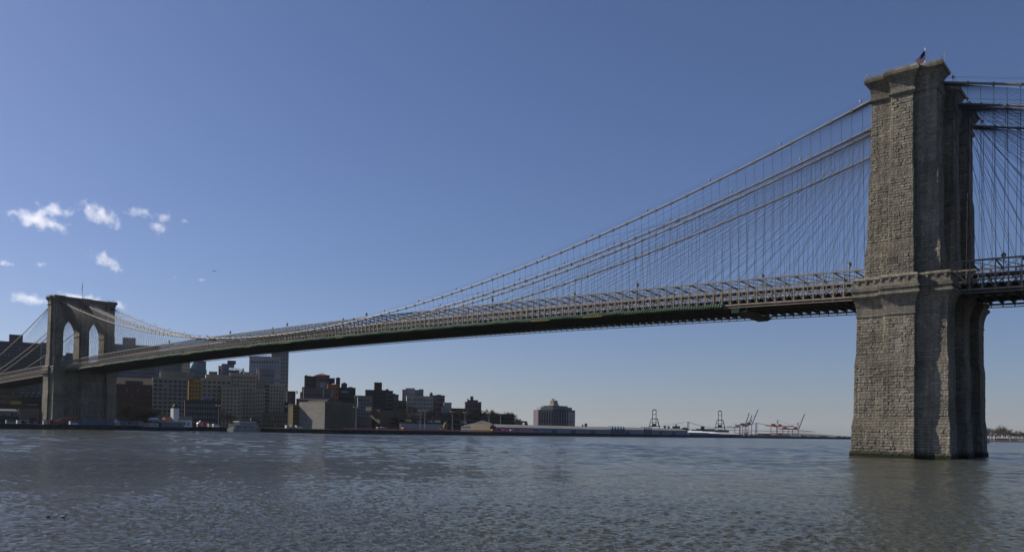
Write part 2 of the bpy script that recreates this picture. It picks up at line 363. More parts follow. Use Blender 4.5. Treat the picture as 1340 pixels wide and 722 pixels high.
def blocks(mb, rings, rng, prot=.085, skip=None):
    z = rings[0][0]; row = 0
    n = len(rings[0][1])
    while z+.6 <= rings[-1][0]:
        for (z0, p0), (z1, p1) in zip(rings, rings[1:]):
            if z0 <= z < z1 or (z1 == rings[-1][0] and z >= z0): break
        t0 = (z-z0)/(z1-z0); t1 = (z+.62-z0)/(z1-z0)
        for i in range(n):
            if skip and skip(i): continue
            A = [lerp(p0[i][k], p1[i][k], t0) for k in (0, 1)]; B = [lerp(p0[(i+1) % n][k], p1[(i+1) % n][k], t0) for k in (0, 1)]
            A2 = [lerp(p0[i][k], p1[i][k], t1) for k in (0, 1)]; B2 = [lerp(p0[(i+1) % n][k], p1[(i+1) % n][k], t1) for k in (0, 1)]
            l = math.hypot(B[0]-A[0], B[1]-A[1])
            if l < .5: continue
            nx, ny = (B[1]-A[1])/l, -(B[0]-A[0])/l
            u = 0; first = True
            while u < l-.05:
                wd = rng.choice((.9, 1.2, 1.5, 1.8)) if not first else (.7 if row % 2 else 1.3)
                first = False; e = min(u+wd, l)
                if l-e < .45: e = l
                pr = rng.random()**1.6*prot+.015; g = .03; ch = min(.07, pr)
                s0, s1 = (u+g)/l, (e-g)/l; c0, c1 = (u+g+ch)/l, (e-g-ch)/l
                def P(s, zz, o, aa, bb): return (lerp(aa[0], bb[0], s)+nx*o, lerp(aa[1], bb[1], s)+ny*o, zz)
                zb_, zt = z+g, z+.62-g
                o4 = [P(s0, zb_, -.02, A, B), P(s1, zb_, -.02, A, B), P(s1, zt, -.02, A2, B2), P(s0, zt, -.02, A2, B2)]
                ti = rng.uniform(-.4, .4)*pr
                i4 = [P(c0, zb_+ch, pr+ti, A, B), P(c1, zb_+ch, pr-ti, A, B), P(c1, zt-ch*.5, pr*.75-ti, A2, B2), P(c0, zt-ch*.5, pr*.75+ti, A2, B2)]
                tn = min(1, max(0, rng.gauss(.5, .15))); UV = [(.4, .3)]*4
                mb.quad(i4, tn, UV)
                for k in range(4):
                    k2 = (k+1) % 4; mb.quad([o4[k], o4[k2], i4[k2], i4[k]], tn, UV)
                u = e
        z += .62; row += 1
def build_tower():
    rng = random.Random(7)
    t = bpy.data.objects.new('stone_tower', None); col.objects.link(t); t.parent = bridge
    # lower shaft
    LV = [(-3, 9.95, 21.5, 3.3), (1.2, 9.85, 21.35, 3.3), (1.25, 9.6, 21.1, 3.2), (6.8, 9.55, 21.05, 3.2), (9.2, 9.2, 20.8, 3.1), (20.8, 9.15, 20.7, 3.1), (23.2, 8.85, 20.5, 3.0), (31.5, 8.8, 20.45, 3.0)]
    def ring(z, bx, yo, pw, o=0): return (z, outline(bx, bx-1.9+0*o, yo, 6.6+o, 3.0+o*1, pw, 1.2))
    rs = [ring(*q) for q in LV]; mb = MB(); loft(mb, rs)
    for a, b in ((2, 3), (4, 5), (6, 7)): blocks(mb, rs[a:b+1], rng)
    mb.build('lower_shaft', M['stone'], t)
    # belt course at deck level: flaring corbel and heavy mouldings
    mb = MB()
    def br(z, o): return (z, outline(8.8+o, 6.9+o, 20.45+o, 6.6+2*o, 3.0+o, 3.0+o, 1.2))
    loft(mb, [br(31.5, 0), br(31.5, .16), br(31.9, .16), br(31.9, .02), br(33.6, .12), br(35.2, .5), br(35.9, .95), br(36.0, 1.15), br(36.5, 1.15), br(36.55, .85), br(37.2, .8), br(37.25, 1.05), br(37.9, 1.1), br(37.95, .7), br(39.6, .55), br(39.65, .75), br(40.0, .75), br(40.4, .2)])
    for sy in (-1, 1):                                     # small blocks round the belt
        for k in range(-5, 6):
            x = k*1.7; y = sy*(20.45+.55+(1.2 if abs(x) < 3.6 else 0)); mb.box(x-.22, y-.2, 38.95, x+.22, y+.2, 39.6, .55)
    mb.build('belt_course', M['dressed'], t)
    # three piers above the deck
    UP = [(40.4, 7.45, 20.0, 2.65), (45.4, 7.4, 19.95, 2.65), (48.4, 6.95, 19.75, 2.45), (62.4, 6.8, 19.65, 2.4), (64.6, 6.45, 19.55, 2.2), (72.8, 6.4, 19.5, 2.2)]
    WX = 4.4
    for side in (-1, 0, 1):
        rs = []
        for z, bx, yo, pw in UP:
            if side == 0: p = [(WX,-3.1),(WX,-2.35),(bx,-2.35),(bx,2.35),(WX,2.35),(WX,3.1)]; p = p+[(-x, y) for x, y in p[::-1]]
            else:
                p = [(pw,-yo-1.2),(pw,-yo),(bx,-yo),(bx,-14.7),(WX,-14.7),(WX,-13.4)]
                p = p+[(-x, y) for x, y in p[::-1]]
                if side == 1: p = [(x, -y) for x, y in p[::-1]]
            rs.append((z, p))
        mb = MB(); loft(mb, rs)
        for a, b in ((0, 1), (2, 3), (4, 5)): blocks(mb, rs[a:b+1], rng, .085)
        mb.build('pier', M['stone'], t)
    # pointed arches between the piers
    mb = MB()
    for s in (-1, 1):
        yc = s*8.25; h = 5.15; r = 10.2; c = (r*r-h*h)/(2*h); RR = c+h; z0 = 62.0
        prof = []
        N = 10
        for i in range(N+1):
            a = math.asin(r/RR)*i/N; prof.append((-h+RR-RR*math.cos(a), z0+RR*math.sin(a)))      # left half, from springing to apex
        half = [(y-0, z) for y, z in prof]; full = half+[(-y, z) for y, z in half[::-1][1:]]
        zt = 72.8
        for (ya, za), (yb, zb_) in zip(full, full[1:]):
            for x, flip in ((WX-.02, 0), (-WX+.02, 1)):
                q = [(x, yc+ya, za), (x, yc+yb, zb_), (x, yc+yb, zt), (x, yc+ya, zt)]; uv = [(p[1]+.3, p[2]) for p in q]
                mb.quad(q[::-1] if flip else q, .5, uv[::-1] if flip else uv)
            mb.quad([(-WX+.02, yc+ya, za), (-WX+.02, yc+yb, zb_), (WX-.02, yc+yb, zb_), (WX-.02, yc+ya, za)][::1], .6, [(0, ya*1.), (0, yb), (8.8, yb), (8.8, ya)])
        # voussoir ring, a little proud
        for (ya, za), (yb, zb_) in zip(full, full[1:]):
            n = Vector((0, -(zb_-za), yb-ya)).normalized()
            for x in (WX, -WX):
                xo = .12 if x > 0 else -.12
                A = Vector((x, yc+ya, za)); B = Vector((x, yc+yb, zb_)); o = n*1.0
                q = [A+Vector((xo,0,0)), B+Vector((xo,0,0)), B+o+Vector((xo,0,0)), A+o+Vector((xo,0,0))]
                mb.quad(q if x > 0 else q[::-1], .62, [(0,0),(1.5,0),(1.5,.6),(0,.6)])
                mb.quad([A+o, B+o, B+o+Vector((xo,0,0)), A+o+Vector((xo,0,0))], .6); mb.quad([A, B, B+Vector((xo,0,0)), A+Vector((xo,0,0))], .6)
        # impost mouldings
        for yy in (yc-h, yc+h): mb.box(-WX-.25, yy-.3, 60.9, WX+.25, yy+.3, 61.5, .6)
    mb.build('arch', M['dressed'], t)
    # top wall
    def orr(z, bx, yo, pw, o=0): return (z, outline(bx+o, WX+o, yo+o, 4.8+2*o, 2.35+o, pw+o, 1.2))
    rs = [orr(72.8, 6.4, 19.5, 2.2), orr(80.3, 6.35, 19.45, 2.15)]; mb = MB(); loft(mb, rs); blocks(mb, rs, rng, .085)
    mb.build('upper_wall', M['stone'], t)
    mb = MB(); q = lambda z, o: orr(z, 6.35, 19.45, 2.15, o)
    loft(mb, [q(80.3, 0), q(80.3, .25), q(80.75, .45), q(81.2, .45), q(81.2, .12), q(82.2, .14), q(83.6, .4), q(84.5, .95), q(84.75, 1.0), q(84.8, 1.3), q(85.4, 1.38), q(85.45, 1.15), q(86.1, 1.05), q(86.2, .2)])
    cn = mb.build('cornice', M['dressed'], t)
    mb = MB()                                               # thin safety rail on the roof
    pts = [(7.0, y, 86.2) for y in range(-20, 21, 2)]
    for sx in (-1, 1):
        for a, b in zip(pts, pts[1:]):
            mb.bar((sx*a[0], a[1], 86.2), (sx*a[0], a[1], 87.1), .05); mb.bar((sx*a[0], a[1], 87.1), (sx*b[0], b[1], 87.1), .05)
    for y in (-20, 20):
        mb.bar((-7, y, 87.1), (7, y, 87.1), .05)
    mb.build('roof_rail', M['grey'], cn)
    for sx, sy in ((1, -18.6), (1, -2), (1, 16.5), (-1, -18.6), (-1, 2), (-1, 17)):
        mb = MB(); x = sx*7.6; mb.bar((x, sy, 85.4), (x, sy, 87.6), .07); mb.bar((x-.4, sy, 87.1), (x+.4, sy, 87.1), .06)
        mb.box(x-.5, sy-.1, 87.13, x-.3, sy+.1, 87.35); mb.box(x-.1, sy-.1, 87.6, x+.1, sy+.1, 87.85)
        mb.build('instrument_mast', M['offwhite'], t)
    return t
tower = build_tower()
tower2 = copy_tree(tower, bridge); tower2.location = (-S, 0, 0)

# deck profile
def zb(x):
    if -S <= x <= 0: return 37.2+4.0*(1-((x+S/2)/(S/2))**2)
    d = x if x > 0 else -S-x
    return 37.2-.033*d
TH = 6.3
def main_z(x):
    if -S <= x <= 0: return 44.6+40.0*((x+S/2)/(S/2))**2
    d = x if x > 0 else -S-x
    return 84.6-.33*d+.00045*d*d
def cab_y(x, outer):
    if -S <= x <= 0: t = ((x+S/2)/(S/2))**2
    else: t = max(0, 1-(x if x > 0 else -S-x)/200)
    return (13.45+3.2*t) if outer else (2.6-1.2*t)
XL, XR = -769.0, 150.0
PAN = S/212
xs = [-S+i*PAN for i in range(-int((-S-XL)/PAN), int((XR+S)/PAN))]
def clear(x): return abs(x) < 7.8 or abs(x+S) < 7.8
def truss(y, kind):
    mb = MB(); rng = random.Random(int(y*10))
    for i, (a, b) in enumerate(zip(xs, xs[1:])):
        za, zc = zb(a), zb(b); m = 3.3
        outer = kind == 'outer'
        if outer:
            mb.bar((a, y, za), (b, y, zc), .5, .42, rng.uniform(.3, .7), False)
            mb.bar((a, y, za+m), (b, y, zc+m), .28, .28, .5, False)
            mb.bar((a, y, za+TH), (b, y, zc+TH), .42, .36, .55, False)
            mb.bar((a, y, za), (a, y, za+m), .34, .26, rng.uniform(.4, .8)); mb.bar((a, y, za+m), (a, y, za+TH), .24, .2, .6)
            mb.bar((a, y, za+.2), (b, y, zc+m), .11, .11, .45, False); mb.bar((a, y, za+m), (b, y, zc+.2), .11, .11, .45, False)
            if i % 2 == 0 and i+2 < len(xs):
                c = xs[i+2]; zz = zb(c); mb.bar((a, y, za+m), (c, y, zz+TH), .09, .09, .4, False); mb.bar((a, y, za+TH), (c, y, zz+m), .09, .09, .4, False)
            if y > 0 or i % 2 == 0: mb.bar((a, y-.02, za-.05), (a, y-.02, za-.6), .2, .2, .3)
            mb.bar((a, y, za-.7), (b, y, zc-.7), .26, .2, .1 if y < 0 else .3, False)
        else:
            mb.bar((a, y, za+.9), (b, y, zc+.9), .4, .4, .4, False); mb.bar((a, y, za+TH-.4), (b, y, zc+TH-.4), .36, .32, .5, False)
            mb.bar((a, y, za+.9), (a, y, za+TH-.4), .22, .22, .5)
            if i % 2 == 0 and i+2 < len(xs):
                c = xs[i+2]; zz = zb(c); mb.bar((a, y, za+1), (c, y, zz+TH-.5), .12, .12, .4, False); mb.bar((a, y, za+TH-.5), (c, y, zz+1), .12, .12, .4, False)
    return mb
dk = bpy.data.objects.new('bridge_deck', None); col.objects.link(dk); dk.parent = bridge
for y in (-13.1, 13.1):
    # the outer trusses pass the piers inside the arches' width
    truss(y, 'outer').build('stiffening_truss', M['truss'], dk)
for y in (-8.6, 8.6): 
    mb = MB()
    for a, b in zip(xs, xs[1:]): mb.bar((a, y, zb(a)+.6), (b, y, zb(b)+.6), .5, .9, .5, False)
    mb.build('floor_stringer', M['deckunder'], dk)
for y in (-3.4, 3.4): truss(y, 'inner').build('inner_truss', M['truss'], dk)
for y0, y1 in ((-12.7, -3.7), (3.7, 12.7)):
    mb = MB()
    for a, b in zip(xs, xs[1:]):
        za, zc = zb(a)+1.15, zb(b)+1.15
        mb.quad([(a, y0, za+.25), (b, y0, zc+.25), (b, y1, zc+.25), (a, y1, za+.25)]); mb.quad([(a, y0, za), (b, y0, zc), (b, y1, zc), (a, y1, za)][::-1])
        mb.quad([(a, y0, za), (b, y0, zc), (b, y0, zc+.25), (a, y0, za+.25)]); mb.quad([(a, y1, za), (b, y1, zc), (b, y1, zc+.25), (a, y1, za+.25)][::-1])
    mb.build('roadway', M['asphalt'], dk)
mb = MB()
for i, a in enumerate(xs):
    mb.bar((a+.05, -12.8, zb(a)+.5), (a+.05, 12.8, zb(a)+.5), .35, 1.1, .5)
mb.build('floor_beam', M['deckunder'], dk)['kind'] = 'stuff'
mb = MB()
for a, b in zip(xs, xs[1:]):
    for y0, y1 in ((-1.9, 1.9),):
        z0, z1 = zb(a)+.95, zb(b)+.95
        mb.quad([(a, y0, z0), (b, y0, z1), (b, y1, z1), (a, y1, z0)][::-1])
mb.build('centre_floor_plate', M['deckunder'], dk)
spans = {}
for i, a in enumerate(xs):
    if i % 2 or clear(a): continue
    z = zb(a)+TH
    for s in (-1, 1):
        mb = spans.setdefault((s, a < -S, a > 0), MB())
        mb.bar((a, s*13.1, z-.05), (a, s*3.4, z-.45), .22, .26, .5)
        if i+2 < len(xs):
            mb.bar((a, s*13.1, z-.1), (xs[i+2], s*3.4, zb(xs[i+2])+TH-.5), .12, .12, .5, False)
for mb in spans.values(): mb.build('overhead_bracing', M['brace'], dk)
mb = MB()                                                   # raised timber promenade
for a, b in zip(xs, xs[1:]):
    za, zc = zb(a)+5.1, zb(b)+5.1
    for z_, fl in ((.18, 0), (0, 1)):
        q = [(a, -2.2, za+z_), (b, -2.2, zc+z_), (b, 2.2, zc+z_), (a, 2.2, za+z_)]; mb.quad(q[::-1] if fl else q)
    for y in (-2.2, 2.2):
        mb.bar((a, y, za), (b, y, zc), .12, .3, .5, False); mb.bar((a, y, za+1.25), (b, y, zc+1.25), .06, .06, .5, False); mb.bar((a, y, za), (a, y, za+1.25), .06, .06, .5)
mb.build('promenade', M['wood'], dk)

# main cables with their clamps
def cable_pts(s, outer, step=5):
    P = []; x = XL+10
    while x <= XR:
        P.append((x, s*cab_y(x, outer), main_z(x))); x += step
    return P
for s, outer in ((-1, True), (-1, False), (1, False), (1, True)):
    mb = MB(); P = cable_pts(s, outer, 4.62); mb.tube(P, .27, 8)
    x = -S+PAN
    while x < XR:
        y = s*cab_y(x, outer); z = main_z(x); z2 = main_z(x+.3)
        mb.bar((x-.18, y, z-(z2-z)*.6), (x+.18, y, z+(z2-z)*.6), .68, .68); mb.bar((x, y, z), (x, y, z-.55), .25)
        x += PAN*2
    c = mb.build('main_cable', M['cable'], bridge)
    x = -S+18; k = 0
    while x < XR:                                           # small necklace lamps on the cable
        if not clear(x):
            y = s*cab_y(x, outer); z = main_z(x); mb = MB()
            mb.bar((x, y, z+.2), (x, y, z+.95), .09); mb.lathe((x, y, z+.9), [(.1, 0), (.26, .12), (.3, .35), (.22, .58), (.06, .68)], 8)
            mb.build('cable_lamp', M['offwhite'], c)
        x += 18.35
    mb = MB()                                               # hand lines above the cable
    for off in (-.45, .45):
        mb.tube([(p[0], p[1]+off, p[2]+1.25) for p in P[::2]], .018, 4, False)
    mb.build('hand_line', M['wire'], c)
# suspenders
sus = []
for s, outer in ((-1, True), (-1, False), (1, False), (1, True)):
    for x in xs[1:]:
        if clear(x) or abs(x) < 8.5: continue
        zc = main_z(x)-.4; y = s*cab_y(x, outer); yd = s*(13.1 if outer else 3.4); zd = zb(x)+(TH if True else 0)
        if zc > zd+.3: sus.append((zc-zd, x, (x, y, zc), (x, yd, zd)))
def vis(x): return 1/math.hypot(x-CAM[0], CAM[1])
sus.sort(key=lambda q: -q[0]*vis(q[1])*(1 if q[1] < 22 else .01)*(1 if q[1] > -240 else .3))
for q in sus[:99]:
    mb = MB(); mb.tube([q[2], q[3]], .034, 4, False); mb.build('suspender', M['wire'], bridge)
mb = MB()
for q in sus[99:]: mb.tube([q[2], q[3]], .034, 4, False)
o = mb.build('suspender', M['wire'], bridge); o['kind'] = 'stuff'; o['label'] = 'remaining thin vertical suspenders'
# diagonal stays fanning out from the tower tops
st = []
for s, outer in ((-1, True), (-1, False), (1, False), (1, True)):
    for xt, dr in ((0, -1), (0, 1), (-S, -1), (-S, 1)):
        for k in range(3, 29):
            x = xt+dr*k*PAN*2
            if x > XR-2: continue
            top = (xt+dr*7.0, s*(cab_y(xt, outer)), 82.2-.0*k); end = (x, s*(12.9 if outer else 3.3), zb(x)+(3.3 if outer else TH-.4))
            st.append((1/math.hypot(x-CAM[0], CAM[1])*(1 if xt == 0 else .5)*(1 if dr < 0 or xt < 0 else .4), top, end))
st.sort(key=lambda q: -q[0])
for q in st[:99]:
    mb = MB(); a, b = Vector(q[1]), Vector(q[2]); m = (a+b)/2-Vector((0, 0, (a-b).length*.006)); mb.tube([a, m, b], .034, 4, False); mb.build('stay_cable', M['wire'], bridge)
mb = MB()
for q in st[99:]: mb.tube([q[1], q[2]], .034, 4, False)
o = mb.build('stay_cable', M['wire'], bridge); o['kind'] = 'stuff'; o['label'] = 'remaining diagonal stays'
for x0, x1, s in ((-84, -64, -1), (-150, -128, -1)):         # storm lines crossing between the cables
    mb = MB(); mb.tube([(x0, s*cab_y(x0, True), main_z(x0)), (x1, s*cab_y(x1, False), main_z(x1)), (x1+14, -s*cab_y(x1, True), main_z(x1+14))], .03, 4, False)
    mb.build('storm_line', M['wire'], bridge)

# anchorage wall of the far side span
mb = MB(); mb.box(-800, -17, 1, -755, 17, zb(-769)+1.2); mb.build('anchorage', M['stone'], bridge)

# debris netting hung under the near truss
def netting():
    t = thing('debris_netting', 'green debris netting slung in scallops along the lower edge of the bridge deck', 'netting')
    mb = MB(); yb = MB(); rng = random.Random(5)
    x = -43.; cols = []
    while x > -S+9:
        cols.append(x); x -= .75
    def prof(x, i):
        ph = (x % 9.2)/9.2; sag = math.sin(ph*math.pi)
        z = zb(x); j = .16*math.sin(x*.31)+.10*math.sin(x*.83+1)
        return [(-13.35, z+.75-.25*sag+j*.6), (-13.6, z+.35-.35*sag+j), (-13.95-.15*sag, z-.1-.25*sag), (-13.75, z-.55-.2*sag+j*.5), (-13.2, z-.85)]
    Pp = [prof(x, i) for i, x in enumerate(cols)]
    for i in range(len(cols)-1):
        tn = .5+.35*math.sin(cols[i]*.23+2*math.sin(cols[i]*.07))
        for k in range(4):
            a, b = Pp[i], Pp[i+1]
            mb.quad([(cols[i], *a[k]), (cols[i], *a[k+1]), (cols[i+1], *b[k+1]), (cols[i+1], *b[k])], min(1, max(0, tn)))
    o = mb.build('net_sheet', M['net'], t, True)
    sm = o.modifiers.new('thick', 'SOLIDIFY'); sm.thickness = .02
    x = -43.
    while x > -S+12:
        L_ = rng.uniform(4, 9)
        if rng.random() < .16: yb.bar((x, -14.0, zb(x)-.62), (x-L_, -14.0, zb(x-L_)-.62), .1, .14)
        if rng.random() < .3: yb.bar((x, -13.5, zb(x)+1.2), (x-1, -14.05, zb(x)-.6), .08, .08)
        x -= L_+.6
    yb.build('yellow_rail', M['yellow'], t)
netting()
t = thing('maintenance_platform', 'dark travelling maintenance platform hanging beneath the deck left of the near tower', 'platform', (-38, 0, 0))
mb = MB(); mb.box(-2.4, -14.2, 36.25, 1.4, 3, 36.5); mb.quad([(-2.4,-14.2,36.25),(1.4,-14.2,36.25),(.7,2,35.6),(-1.8,2,35.6)]); mb.quad([(-2.4,-14.2,36.25),(-1.8,2,35.6),(-2.4,3,36.26)]); mb.quad([(1.4,-14.2,36.25),(1.4,3,36.26),(.7,2,35.6)]); mb.quad([(-1.8,2,35.6),(.7,2,35.6),(1.4,3,36.26),(-2.4,3,36.26)])
mb.build('platform_floor', M['deckunder'], t)
mb = MB()
for x in (-2.5, 1.5):
    for y in (-14.1, -5, 2.9): mb.bar((x, y, 36.4), (x, y, 37.4), .12)
mb.build('hanger', M['dark'], t)
mb = MB(); mb.box(-2.4, -14.45, 36.1, -.4, -14.3, 37.2); mb.build('green_panel', M['net'], t)

# promenade lamps
def lamp():
    t = thing('street_lamp', 'x', 'street lamp', (0,0,0), 'lamps along the bridge promenade')
    mb = MB(); mb.lathe((0,0,0), [(.22, 0), (.2, .5), (.1, .7), (.08, 3.2), (.1, 3.25)], 8); mb.build('lamp_post', M['brace'], t)
    mb = MB(); mb.lathe((0,0,3.25), [(.1, 0), (.3, .12), (.42, .55), (.4, .62)], 8); mb.build('lantern', M['offwhite'], t)
    mb = MB(); mb.lathe((0,0,3.87), [(.5, 0), (.3, .3), (.12, .42), (.1, .6), (.03, .85)], 8); mb.build('lamp_cap', M['brace'], t)
    return t
lp = lamp()
LX = [-15.5, -39, -74.4, -100.3, -131, -161.8, -197.6, -218.7, -252.3, -271, -300, -330, -362, -395, -425, -455, -520, -555, -590, 15.3]
for i, x in enumerate(LX):
    o = lp if i == 0 else copy_tree(lp)
    o.scale = (1.15,)*3; o.location = (x, 2.6 if i % 2 else -2.6, zb(x)+5.4)
    o['label'] = 'ornate promenade lamp post standing above the bridge deck between the two towers' if -S < x < 0 else ('ornate promenade lamp post on the bridge deck right of the near tower' if x > 0 else 'ornate promenade lamp post on the bridge deck left of the far tower')

# flags on the towers
def flag(loc, label, droop, rz):
    t = thing('flag_pole', label, 'flag', loc, rz=rz)
    mb = MB(); mb.lathe((0,0,0), [(.16, 0), (.12, 6), (.08, 11.6), (.14, 11.7), (.14, 11.9), (.02, 12)], 8); mb.build('pole', M['white'], t)
    H_, L_ = 2.3, 3.4; nx_, nz_ = 12, 13
    fm = bpy.data.materials.get('flag_cloth')
    if not fm:
        fm = bpy.data.materials.new('flag_cloth'); fm.use_nodes = True; tt = fm.node_tree; b = tt.nodes["Principled BSDF"]; b.inputs["Roughness"].default_value = .9
        at = tt.nodes.new("ShaderNodeAttribute"); at.attribute_name = "tone"
        cr = tt.nodes.new("ShaderNodeValToRGB"); cr.color_ramp.interpolation = 'CONSTANT'
        cr.color_ramp.elements[0].color = (.02, .03, .12, 1); cr.color_ramp.elements[0].position = 0
        e = cr.color_ramp.elements[1]; e.position = .3; e.color = (.45, .03, .04, 1); e2 = cr.color_ramp.elements.new(.7); e2.color = (.7, .7, .7, 1)
        tt.links.new(at.outputs["Fac"], cr.inputs[0]); tt.links.new(cr.outputs[0], b.inputs["Base Color"])
    mb = MB()
    def pt(i, j):
        u, v_ = i/nx_, j/nz_; d = droop
        return (-L_*u*math.cos(d)+.0, .25*math.sin(u*9+v_*2)*u, 11.4-H_*v_-L_*u*math.sin(d)+.1*math.sin(u*7))
    for i in range(nx_):
        for j in range(nz_):
            tn = .1 if (i < nx_*.42 and j < 7) else (.5 if j % 2 == 0 else .9)
            mb.quad([pt(i, j), pt(i+1, j), pt(i+1, j+1), pt(i, j+1)], tn)
    o = mb.build('flag_cloth', fm, t); s_ = o.modifiers.new('thick', 'SOLIDIFY'); s_.thickness = .03
flag((0, 0, 86.2), 'striped flag drooping from the white pole on top of the near tower', R(48), R(40))
flag((-S, 0, 86.2), 'furled flag on the thin pole on top of the far tower', R(80), R(40))

# ------------------------------------------------------------------ buildings
def unit_window(name, glass):
    pass
WM = {}
def winmesh(kind, axis):
    key = (kind, axis)
    if key in WM: return WM[key]
    mb = MB()
    if axis == 'x': mb.box(-.12, -.5, 0, .03, .5, 1)
    else: mb.box(-.5, -.03, 0, .5, .12, 1)
    me = mb.mesh('window'); me.materials.append({'dark': M['glass'], 'pale': M['paleglass'], 'white': M['offwhite']}[kind]); WM[key] = me
    return me
def window(parent, kind, axis, x, y, z, w_, h_):
    o = bpy.data.objects.new('window', winmesh(kind, axis)); col.objects.link(o); o.parent = parent
    o.location = (x, y, z); o.scale = (1, w_, h_) if axis == 'x' else (w_, 1, h_)
    return o
GZ = 2.6
def on_plane(u, v, O, n):
    d = ray(u, v); return CAM + d*((O[0]-CAM[0])*n[0]+(O[1]-CAM[1])*n[1])/(d[0]*n[0]+d[1]*n[1])
FR = {}
def loc_y(u, dxx, fr):
    O, n, e = fr; q = on_plane(u, 550, (O[0]+n[0]*dxx, O[1]+n[1]*dxx), n); return (q[0]-O[0])*e[0]+(q[1]-O[1])*e[1]
def loc_z(u, v, dxx, fr):
    O, n, e = fr; return float(on_plane(u, v, (O[0]+n[0]*dxx, O[1]+n[1]*dxx), n)[2])
def building(name, label, X, pL, pR, vt, wall, pF=None, depth=16, win=None, side=None, vb=None, kind='dark', flat='parapet', cat='building', z0=None, group=None, turn=.93):
    """Front face stands at x=X, seen between pixels pL and pR, top at row vt. With pF the block is square to the bridge and its side shows from pL to pF.
    win=(columns, rows, width share, height share)"""
    um = ((pF or pL)+pR)/2; q = onx(um, 550, X)
    a = 0 if pF is not None else math.atan2(CAM[1]-q[1], CAM[0]-q[0])*turn
    n = (math.cos(a), math.sin(a)); e = (-n[1], n[0]); O = (float(q[0]), float(q[1])); fr = (O, n, e)
    y1 = loc_y(pR, 0, fr)
    if pF is not None:
        y0 = loc_y(pF, 0, fr); d = ray(pL, 550); depth = min(max(-(CAM[0]+d[0]*(O[1]+y0-CAM[1])/d[1])+X, 4), 90)
    else: y0 = loc_y(pL, -depth, fr)
    if y1-y0 < 1.5: y0 = y1-1.5
    yc = (y0+y1)/2; O = (O[0]+e[0]*yc, O[1]+e[1]*yc); fr = (O, n, e)
    zt = loc_z(um, vt, 0, fr); zz = z0 if z0 is not None else GZ-.3
    t = thing(name, label, cat, (O[0], O[1], zz), group, a); FR[t] = fr
    h = zt-zz; w2 = (y1-y0)/2
    mb = MB(); mb.box(-depth, -w2, 0, 0, w2, h); mb.build('wall', wall, t)
    if flat == 'parapet':
        mb = MB(); p = .5
        for q in ((-depth-.2, -w2-.2, .2, -w2+p), (-depth-.2, w2-p, .2, w2+.2), (-.3, -w2+p, .2, w2-p), (-depth-.2, -w2+p, -depth+.3, w2-p)): mb.box(q[0], q[1], h+.003, q[2], q[3], h+.9)
        mb.build('parapet', wall, t)
    if win:
        nc, nr, fw, fh = win[:4]
        g0 = win[4] if len(win) > 4 else 0
        cw_ = (2*w2*.96)/nc; rh = (h-g0)/(nr+.35); extra = MB(); items = []
        for r in range(nr):
            for c in range(nc): items.append(('x', -w2*.96+cw_*(c+.5), g0+rh*(r+.35), cw_*fw, rh*fh))
        if side:
            cs = depth*.94/side[0]
            for r in range(nr):
                for c in range(side[0]): items.append(('y', -depth*.97+cs*(c+.5), g0+rh*(r+.35), cs*side[1], rh*fh))
        items.sort(key=lambda q: -q[2]); rg = random.Random(int(pL*7+vt))
        for n_, (ax, a_, z, ww, hh) in enumerate(items):
            kd = kind if rg.random() > .06 else 'pale'
            if n_ < 99:
                if ax == 'x': window(t, kd, 'x', 0, a_, z, ww, hh)
                else: window(t, kd, 'y', a_, -w2, z, ww, hh)
            elif ax == 'x': extra.box(-.12, a_-ww/2, z, .03, a_+ww/2, z+hh)
            else: extra.box(a_-ww/2, -w2-.03, z, a_+ww/2, -w2+.12, z+hh)
        if extra.v:
            o = extra.build('window', {'dark': M['glass'], 'pale': M['paleglass'], 'white': M['offwhite']}[kind], t); o['kind'] = 'stuff'
    return t, (X, y0, y1, zt, depth, h, w2)
def addbox(t, name, m, X, info, pL, pR, v0, v1, dx=(-8, -1), top='flat'):
    """A block on building t seen from pixel pL to pR between rows v1 (base) and v0 (top); dx is its extent behind the front"""
    fr = FR[t]; b = dx[1]; y0 = loc_y(pL, b, fr); y1 = loc_y(pR, b, fr); m_ = (pL+pR)/2; zz = t.location.z
    z1 = loc_z(m_, v0, b, fr)-zz; z0 = loc_z(m_, v1, b, fr)-zz; mb = MB()
    if abs(z0-info[5]) < 1.6: z0 = info[5]            # blocks that stand on the roof sit on it
    if z1 < z0+.4: z1 = z0+.4
    if top == 'hip':
        c = ((dx[0]+b)/2, (y0+y1)/2, z1); A = [(dx[0], y0, z0), (b, y0, z0), (b, y1, z0), (dx[0], y1, z0)]
        for i in range(4): mb.quad([A[i], A[(i+1) % 4], c])
        mb.quad(A[::-1])
    elif top == 'round': mb.lathe(((dx[0]+b)/2, (y0+y1)/2, z0), [((y1-y0)/2, 0), ((y1-y0)/2, (z1-z0)*.75), (.2, z1-z0)], 14)
    elif top == 'gable': mb.gable(dx[0], y0, b, y1, z0, z1, 'y')
    else: mb.box(dx[0], y0, z0+.004, b, y1, z1)
    return mb.build(name, m, t)
def lp_(t, u, v, b=0): return loc_y(u, b, FR[t]), loc_z(u, v, b, FR[t])-t.location.z
B = building
